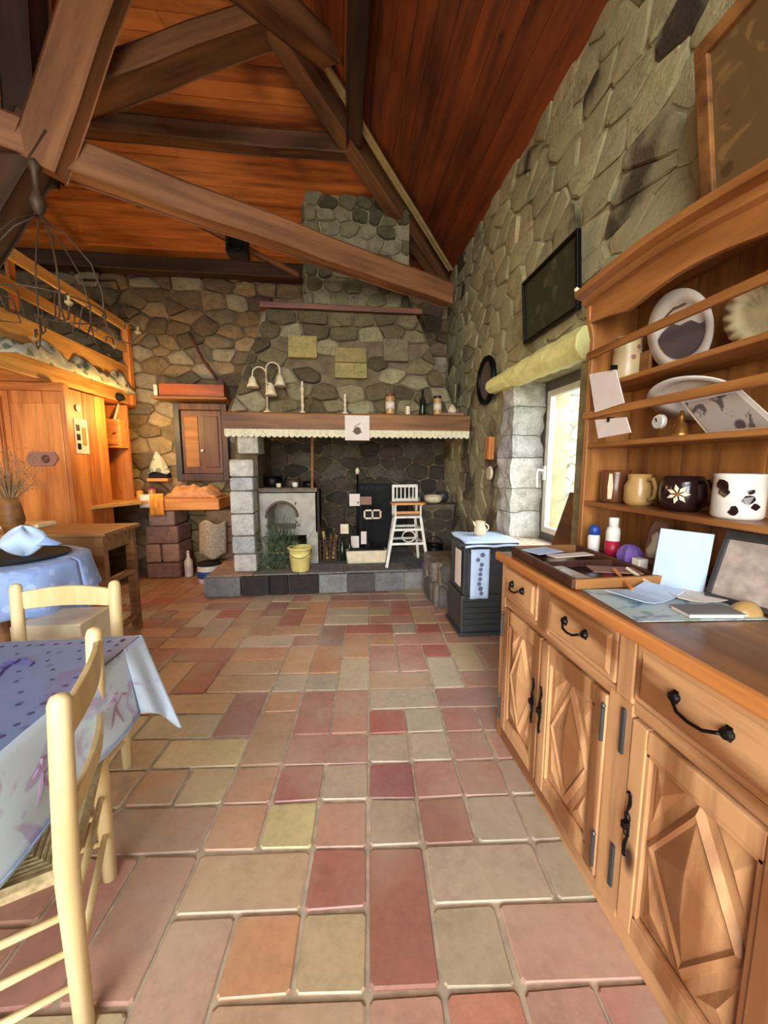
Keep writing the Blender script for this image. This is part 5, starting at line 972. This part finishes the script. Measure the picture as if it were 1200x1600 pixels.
def bun(a,b): r = .105*math.sin(PI*b)**.7*(1+.13*math.sin(6*PI*a+3*b)); return V(-1.84+r*math.cos(2*PI*a),2.38+r*.8*math.sin(2*PI*a),.885+.165*(1-b)+.012*math.sin(8*a*PI))
MB().grid(30,14,bun).build('knotted_cloth', M['blue_paper'], bn, smooth=True); MB().grid(14,8,lambda a,b: V(-1.76+.12*a,2.37+.05*math.sin(PI*b)-.03,.90+.06*(1-a)*math.sin(PI*b)+.045)).build('loose_corner', M['blue'] if 0 else M['blue_cloth'], bn, smooth=True, solid=.006)
tag(MB().box(-1.62,-1.45,2.5,2.7,.35,.5).build('dark_bag', M['grey_metal'], None, bevel=.04, loc=(-1.5,2.6,.35)), 'dark grey bag hanging at the right side of the blue covered table', 'bag') if 0 else None
jg = T('pewter_candle_holder', 'tall pale candle holder at the left edge on the console table', 'candlestick', (-2.78,3.05,.916)); MB().lathe([(.05,.916),(.05,.93),(.02,.96),(.025,1.1),(.045,1.17),(.045,1.18),(.012,1.18)],(-2.72,3.0,0),16).build('stem', M['cream'], jg, smooth=True); MB().lathe([(.014,1.18),(.013,1.42),(.002,1.425)],(-2.72,3.0,0),12).build('candle', M['ceramic'], jg)

# ---- chairs
def ladder_chair(label, near=True):
    W_, Dp, H_ = .40, .38, .89; c = T('dining_chair', label, 'chair', (0,0,0)); cm = M['chair']      # faces +Y locally; back at y=0
    for s in (-1,1): MB().tube([(s*W_/2,0,0),(s*W_/2,.0,.45),(s*W_/2,-.02,.87),(s*W_/2,-.022,.885),(s*W_/2,-.023,.892)],[.02,.025,.023,.019,.008],14).build('leg', cm, c, smooth=True)
    for s in (-1,1): MB().tube([(s*(W_/2+.01),Dp,0),(s*(W_/2+.01),Dp,.40),(s*(W_/2+.01),Dp,.46),(s*(W_/2+.01),Dp,.468)],[.018,.021,.019,.008],12).build('leg', cm, c, smooth=True)
    for z, h, bow in ((.775,.075,.02),(.57,.05,.008)):
        MB().grid(12,1,lambda a,b: V(-W_/2+W_*a, -.012-(z-.5)*.04-.02*math.sin(PI*a), z+h*b+(bow*math.sin(PI*a) if b else .006*math.sin(PI*a)))).build('back_slat', cm, c, solid=.016, bevel=.003)
    for x0,y0,x1,y1,zs in ((-W_/2,0,-W_/2-.01,Dp,(.14,.24,.34)),(W_/2,0,W_/2+.01,Dp,(.14,.24,.34)),(-W_/2,0,W_/2,0,(.18,.32)),(-W_/2-.01,Dp,W_/2+.01,Dp,(.16,.30))):
        for z in zs: a, b = V(x0,y0,z), V(x1,y1,z); MB().tube([a,a.lerp(b,.5),b],[.008,.011,.008],8).build('stretcher', cm, c, smooth=True)
    mb = MB(); n_ = 15
    for k in range(n_):
        t = k/n_; hx, hy = (W_/2+.005)*(1-t), (Dp/2+.005)*(1-t); z = .452-.012*t**.5+(.0 if k else .004); yc = Dp/2
        P = [(-hx,yc-hy),(0,yc-hy),(hx,yc-hy),(hx,yc),(hx,yc+hy),(0,yc+hy),(-hx,yc+hy),(-hx,yc)]
        mb.tube([V(x,y,z+(.002 if i%2 else 0)) for i,(x,y) in enumerate(P)], .0085 if k else .017, 6, closed=True)
    mb.box(-W_/2,W_/2,0,Dp,.43,.436); mb.build('seat', M['rush'], c, smooth=False)
    return c
c1 = ladder_chair('pale wooden rush-seated chair tucked under the side of the dining table')
c1.location = (-.73,1.045,0); c1.rotation_euler = (0,0,math.radians(90+22))
c2 = copy_tree(c1); c2['label'] = 'pale wooden chair standing beyond the far end of the dining table'; c2.location = (-1.215,1.74,0); c2.rotation_euler = (0,0,math.radians(180))
for o in (c1, c2): o['group'] = 'pale rush-seated chairs'
# ---- dining table and cloth
dt = T('dining_table', 'wooden dining table under a patterned cloth', 'table', (-1.3,1.1,0)); TX1, TX0, TY0, TY1 = -.79, -1.75, .35, 1.48
MB().box(TX0,TX1,TY0,TY1,.715,.743).build('tabletop', DK, dt, bevel=.004)
for x_, y_ in ((TX1-.22,TY1-.12),(TX0+.2,TY1-.12),(TX0+.2,TY0+.12),(TX1-.22,TY0+.12)): MB().box(x_-.03,x_+.03,y_-.03,y_+.03,0,.715).build('leg', DK, dt, bevel=.004)
for q in ((TX1-.23,TX1-.21,TY0+.12,TY1-.12),(TX0+.2,TX1-.22,TY1-.13,TY1-.11)): MB().box(*q,.62,.715).build('apron', DK, dt)
cl_ = T('tablecloth', 'light blue patterned cloth hanging off the dining table', 'tablecloth', (-1.3,1.0,.745)); TZ = .748
MB().grid(8,8,lambda a,b: V(TX0-.005+(TX1-TX0+.01)*a,TY0-.005+(TY1-TY0+.01)*b,TZ)).build('top_cloth', M['tabletop_cloth'], cl_, solid=.003)
def side(a, b): return V(TX1+.007+b*(.02+.010*math.sin(a*17)), TY0-.005+(TY1-TY0+.01)*a, TZ-b*.27*(1-.0*a)-.004*math.sin(a*9))
MB().grid(40,8,side).build('overhang', M['tablecloth'], cl_, smooth=True, solid=.003)
def far(a, b): return V(TX0+(TX1-TX0)*a, TY1+.007+b*(.02+.012*math.sin(a*19)), TZ-b*.27)
MB().grid(40,8,far).build('overhang', M['tablecloth'], cl_, smooth=True, solid=.003)
def corner(a, b):
    e = .10; q = [(TX1+.007,TY1-e),(TX1+.012,TY1+.012),(TX1-e,TY1+.007)]; t = a*2; k = 0 if t < 1 else 1; t -= k
    p = V(q[k][0]+(q[k+1][0]-q[k][0])*t, q[k][1]+(q[k+1][1]-q[k][1])*t, TZ); s_ = math.sin(PI*a)
    return p+V(b*(.028+.055*s_+.016*math.sin(5*PI*a)), b*(.02+.05*s_-.016*math.sin(5*PI*a)), -b*(.265+.17*s_**2))
MB().grid(28,12,corner).build('corner_drape', M['tablecloth'], cl_, smooth=True, solid=.003)
MB().tube([side(i/30,1)+V(.002,0,.012) for i in range(31)],.0025,4).build('hem', M['blue_cloth'], cl_)
def motif(mb, c, s, pf):
    for k in range(5):
        a0 = 2*PI*k/5; mb.tube([pf(c[0]+s*math.cos(a0)*t+s*.35*math.cos(a0*2)*math.sin(PI*t), c[1]+s*math.sin(a0)*t+s*.3*math.sin(PI*t*1.5)) for t in (0,.3,.6,.9,1)],[.002,.004,.005,.003,.001],4)
th1, th2 = flat('mauve_thread',(170,140,170),.8), flat('violet_thread',(84,70,130),.8)
for (y_,z_) in ((.62,.60),(.98,.61),(1.28,.60)):
    mb = MB(); motif(mb,(y_,z_),.06,lambda u,v: side((u-TY0)/(TY1-TY0),(TZ-v)/.27)+V(.002,0,0)); mb.build('embroidery', th1, cl_)
for (x_,y_) in ((-1.08,1.30),(-1.25,1.0)):
    mb = MB(); motif(mb,(x_,y_),.06,lambda u,v: V(u,v,TZ+.003)); mb.build('embroidery', th2, cl_)
mb = MB()
for i in range(26): yy = TY0+.03+i*.043; mb.lathe([(.001,0),(.008,.0005),(.008,.001)],(TX1-.035,yy,TZ+.0015),6); 
for i in range(20): mb.lathe([(.001,0),(.008,.0005),(.008,.001)],(TX1-.035-i*.045,TY1-.035,TZ+.0015),6)
for i in range(16):
    for j in range(3): mb.lathe([(.001,0),(.007,.0005),(.007,.001)],(TX1-.1-.1*j-(i%2)*.04,TY0+.1+i*.062,TZ+.0015),6)
tag(mb.build('printed_dots', flat('indigo_dots',(70,70,108),.8), cl_), kind='stuff')
# low cream box under the table
tag(MB().box(-1.62,-1.30,1.95,2.2,0,.62).build('cream_cabinet', M['cream'], None, bevel=.008, loc=(-1.4,2.1,0)), 'plain cream cupboard standing behind the far dining chair', 'cabinet')

# ---- chandelier
chd = T('chandelier', 'wrought iron chandelier of thin curved rods with scrolls hanging from the truss', 'chandelier', (-1.86,2.8,3.2)); CC = V(-1.86,2.8,0)
mb = MB().lathe([(.01,2.95),(.03,2.98),(.045,3.03),(.03,3.07),(.018,3.1),(.02,3.2),(.04,3.24),(.012,3.28)],CC,14); mb.build('hub', M['rustiron'], chd, smooth=True)
for k in range(6):
    a = 2*PI*k/6+.25; d = V(math.cos(a),math.sin(a),0); RI = M['rustiron']
    arm = MB().tube([CC+V(0,0,2.96),CC+d*.13+V(0,0,2.87),CC+d*.25+V(0,0,2.72),CC+d*.30+V(0,0,2.55),CC+d*.30+V(0,0,2.40),CC+d*.31+V(0,0,2.32),CC+d*.36+V(0,0,2.25),CC+d*.44+V(0,0,2.24),CC+d*.49+V(0,0,2.30),CC+d*.47+V(0,0,2.37),CC+d*.42+V(0,0,2.37),CC+d*.41+V(0,0,2.33)],.0055,6).build('arm', RI, chd, smooth=True)
    MB().tube([CC+d*.30+V(0,0,2.42),CC+d*.25+V(0,0,2.30),CC+d*.15+V(0,0,2.30),CC+d*.18+V(0,0,2.44),CC+d*.23+V(0,0,2.45)],.005,6).build('scroll', RI, arm, smooth=True)
    MB().lathe([(.01,2.30),(.022,2.315),(.022,2.32),(.008,2.325),(.008,2.35),(.006,2.355)],CC+d*.49,12).build('candle_cup', M['lath'], arm, smooth=True)
MB().tube([CC+V(.30*math.cos(2*PI*i/36),.30*math.sin(2*PI*i/36),2.42) for i in range(36)],.005,6,closed=True).build('ring', M['rustiron'], chd, smooth=True)
tag(MB().tube([at(125,437,Y=5.335),at(180,438,Y=5.335),at(188,455,Y=5.335),at(183,470,Y=5.335),at(197,480,Y=5.335)],.012,6).build('bent_pipe', M['rustiron'], None, smooth=True, loc=tuple(at(150,440,Y=5.335))), 'thin bent metal pipe on the stone wall above the loft railing', 'pipe')
spk = T('loudspeaker', 'small black loudspeaker fixed under the diagonal tie beam', 'speaker', (-.95,4.0,3.4)); c_ = at(371,379,Y=4.1)
MB().box(c_.x-.1,c_.x+.1,c_.y-.07,c_.y+.09,c_.z-.13,c_.z+.13).build('cabinet_box', M['black'], spk, bevel=.02); MB().lathe([(.001,-.004),(.06,-.012),(.07,-.004),(.075,0)],(c_.x,c_.y-.07,c_.z-.04),20,'Y').build('cone', M['iron'], spk, smooth=True); MB().tube([c_+V(0,.05,.1),c_+V(0,.12,.25)],.012,6).build('bracket', M['iron'], spk)
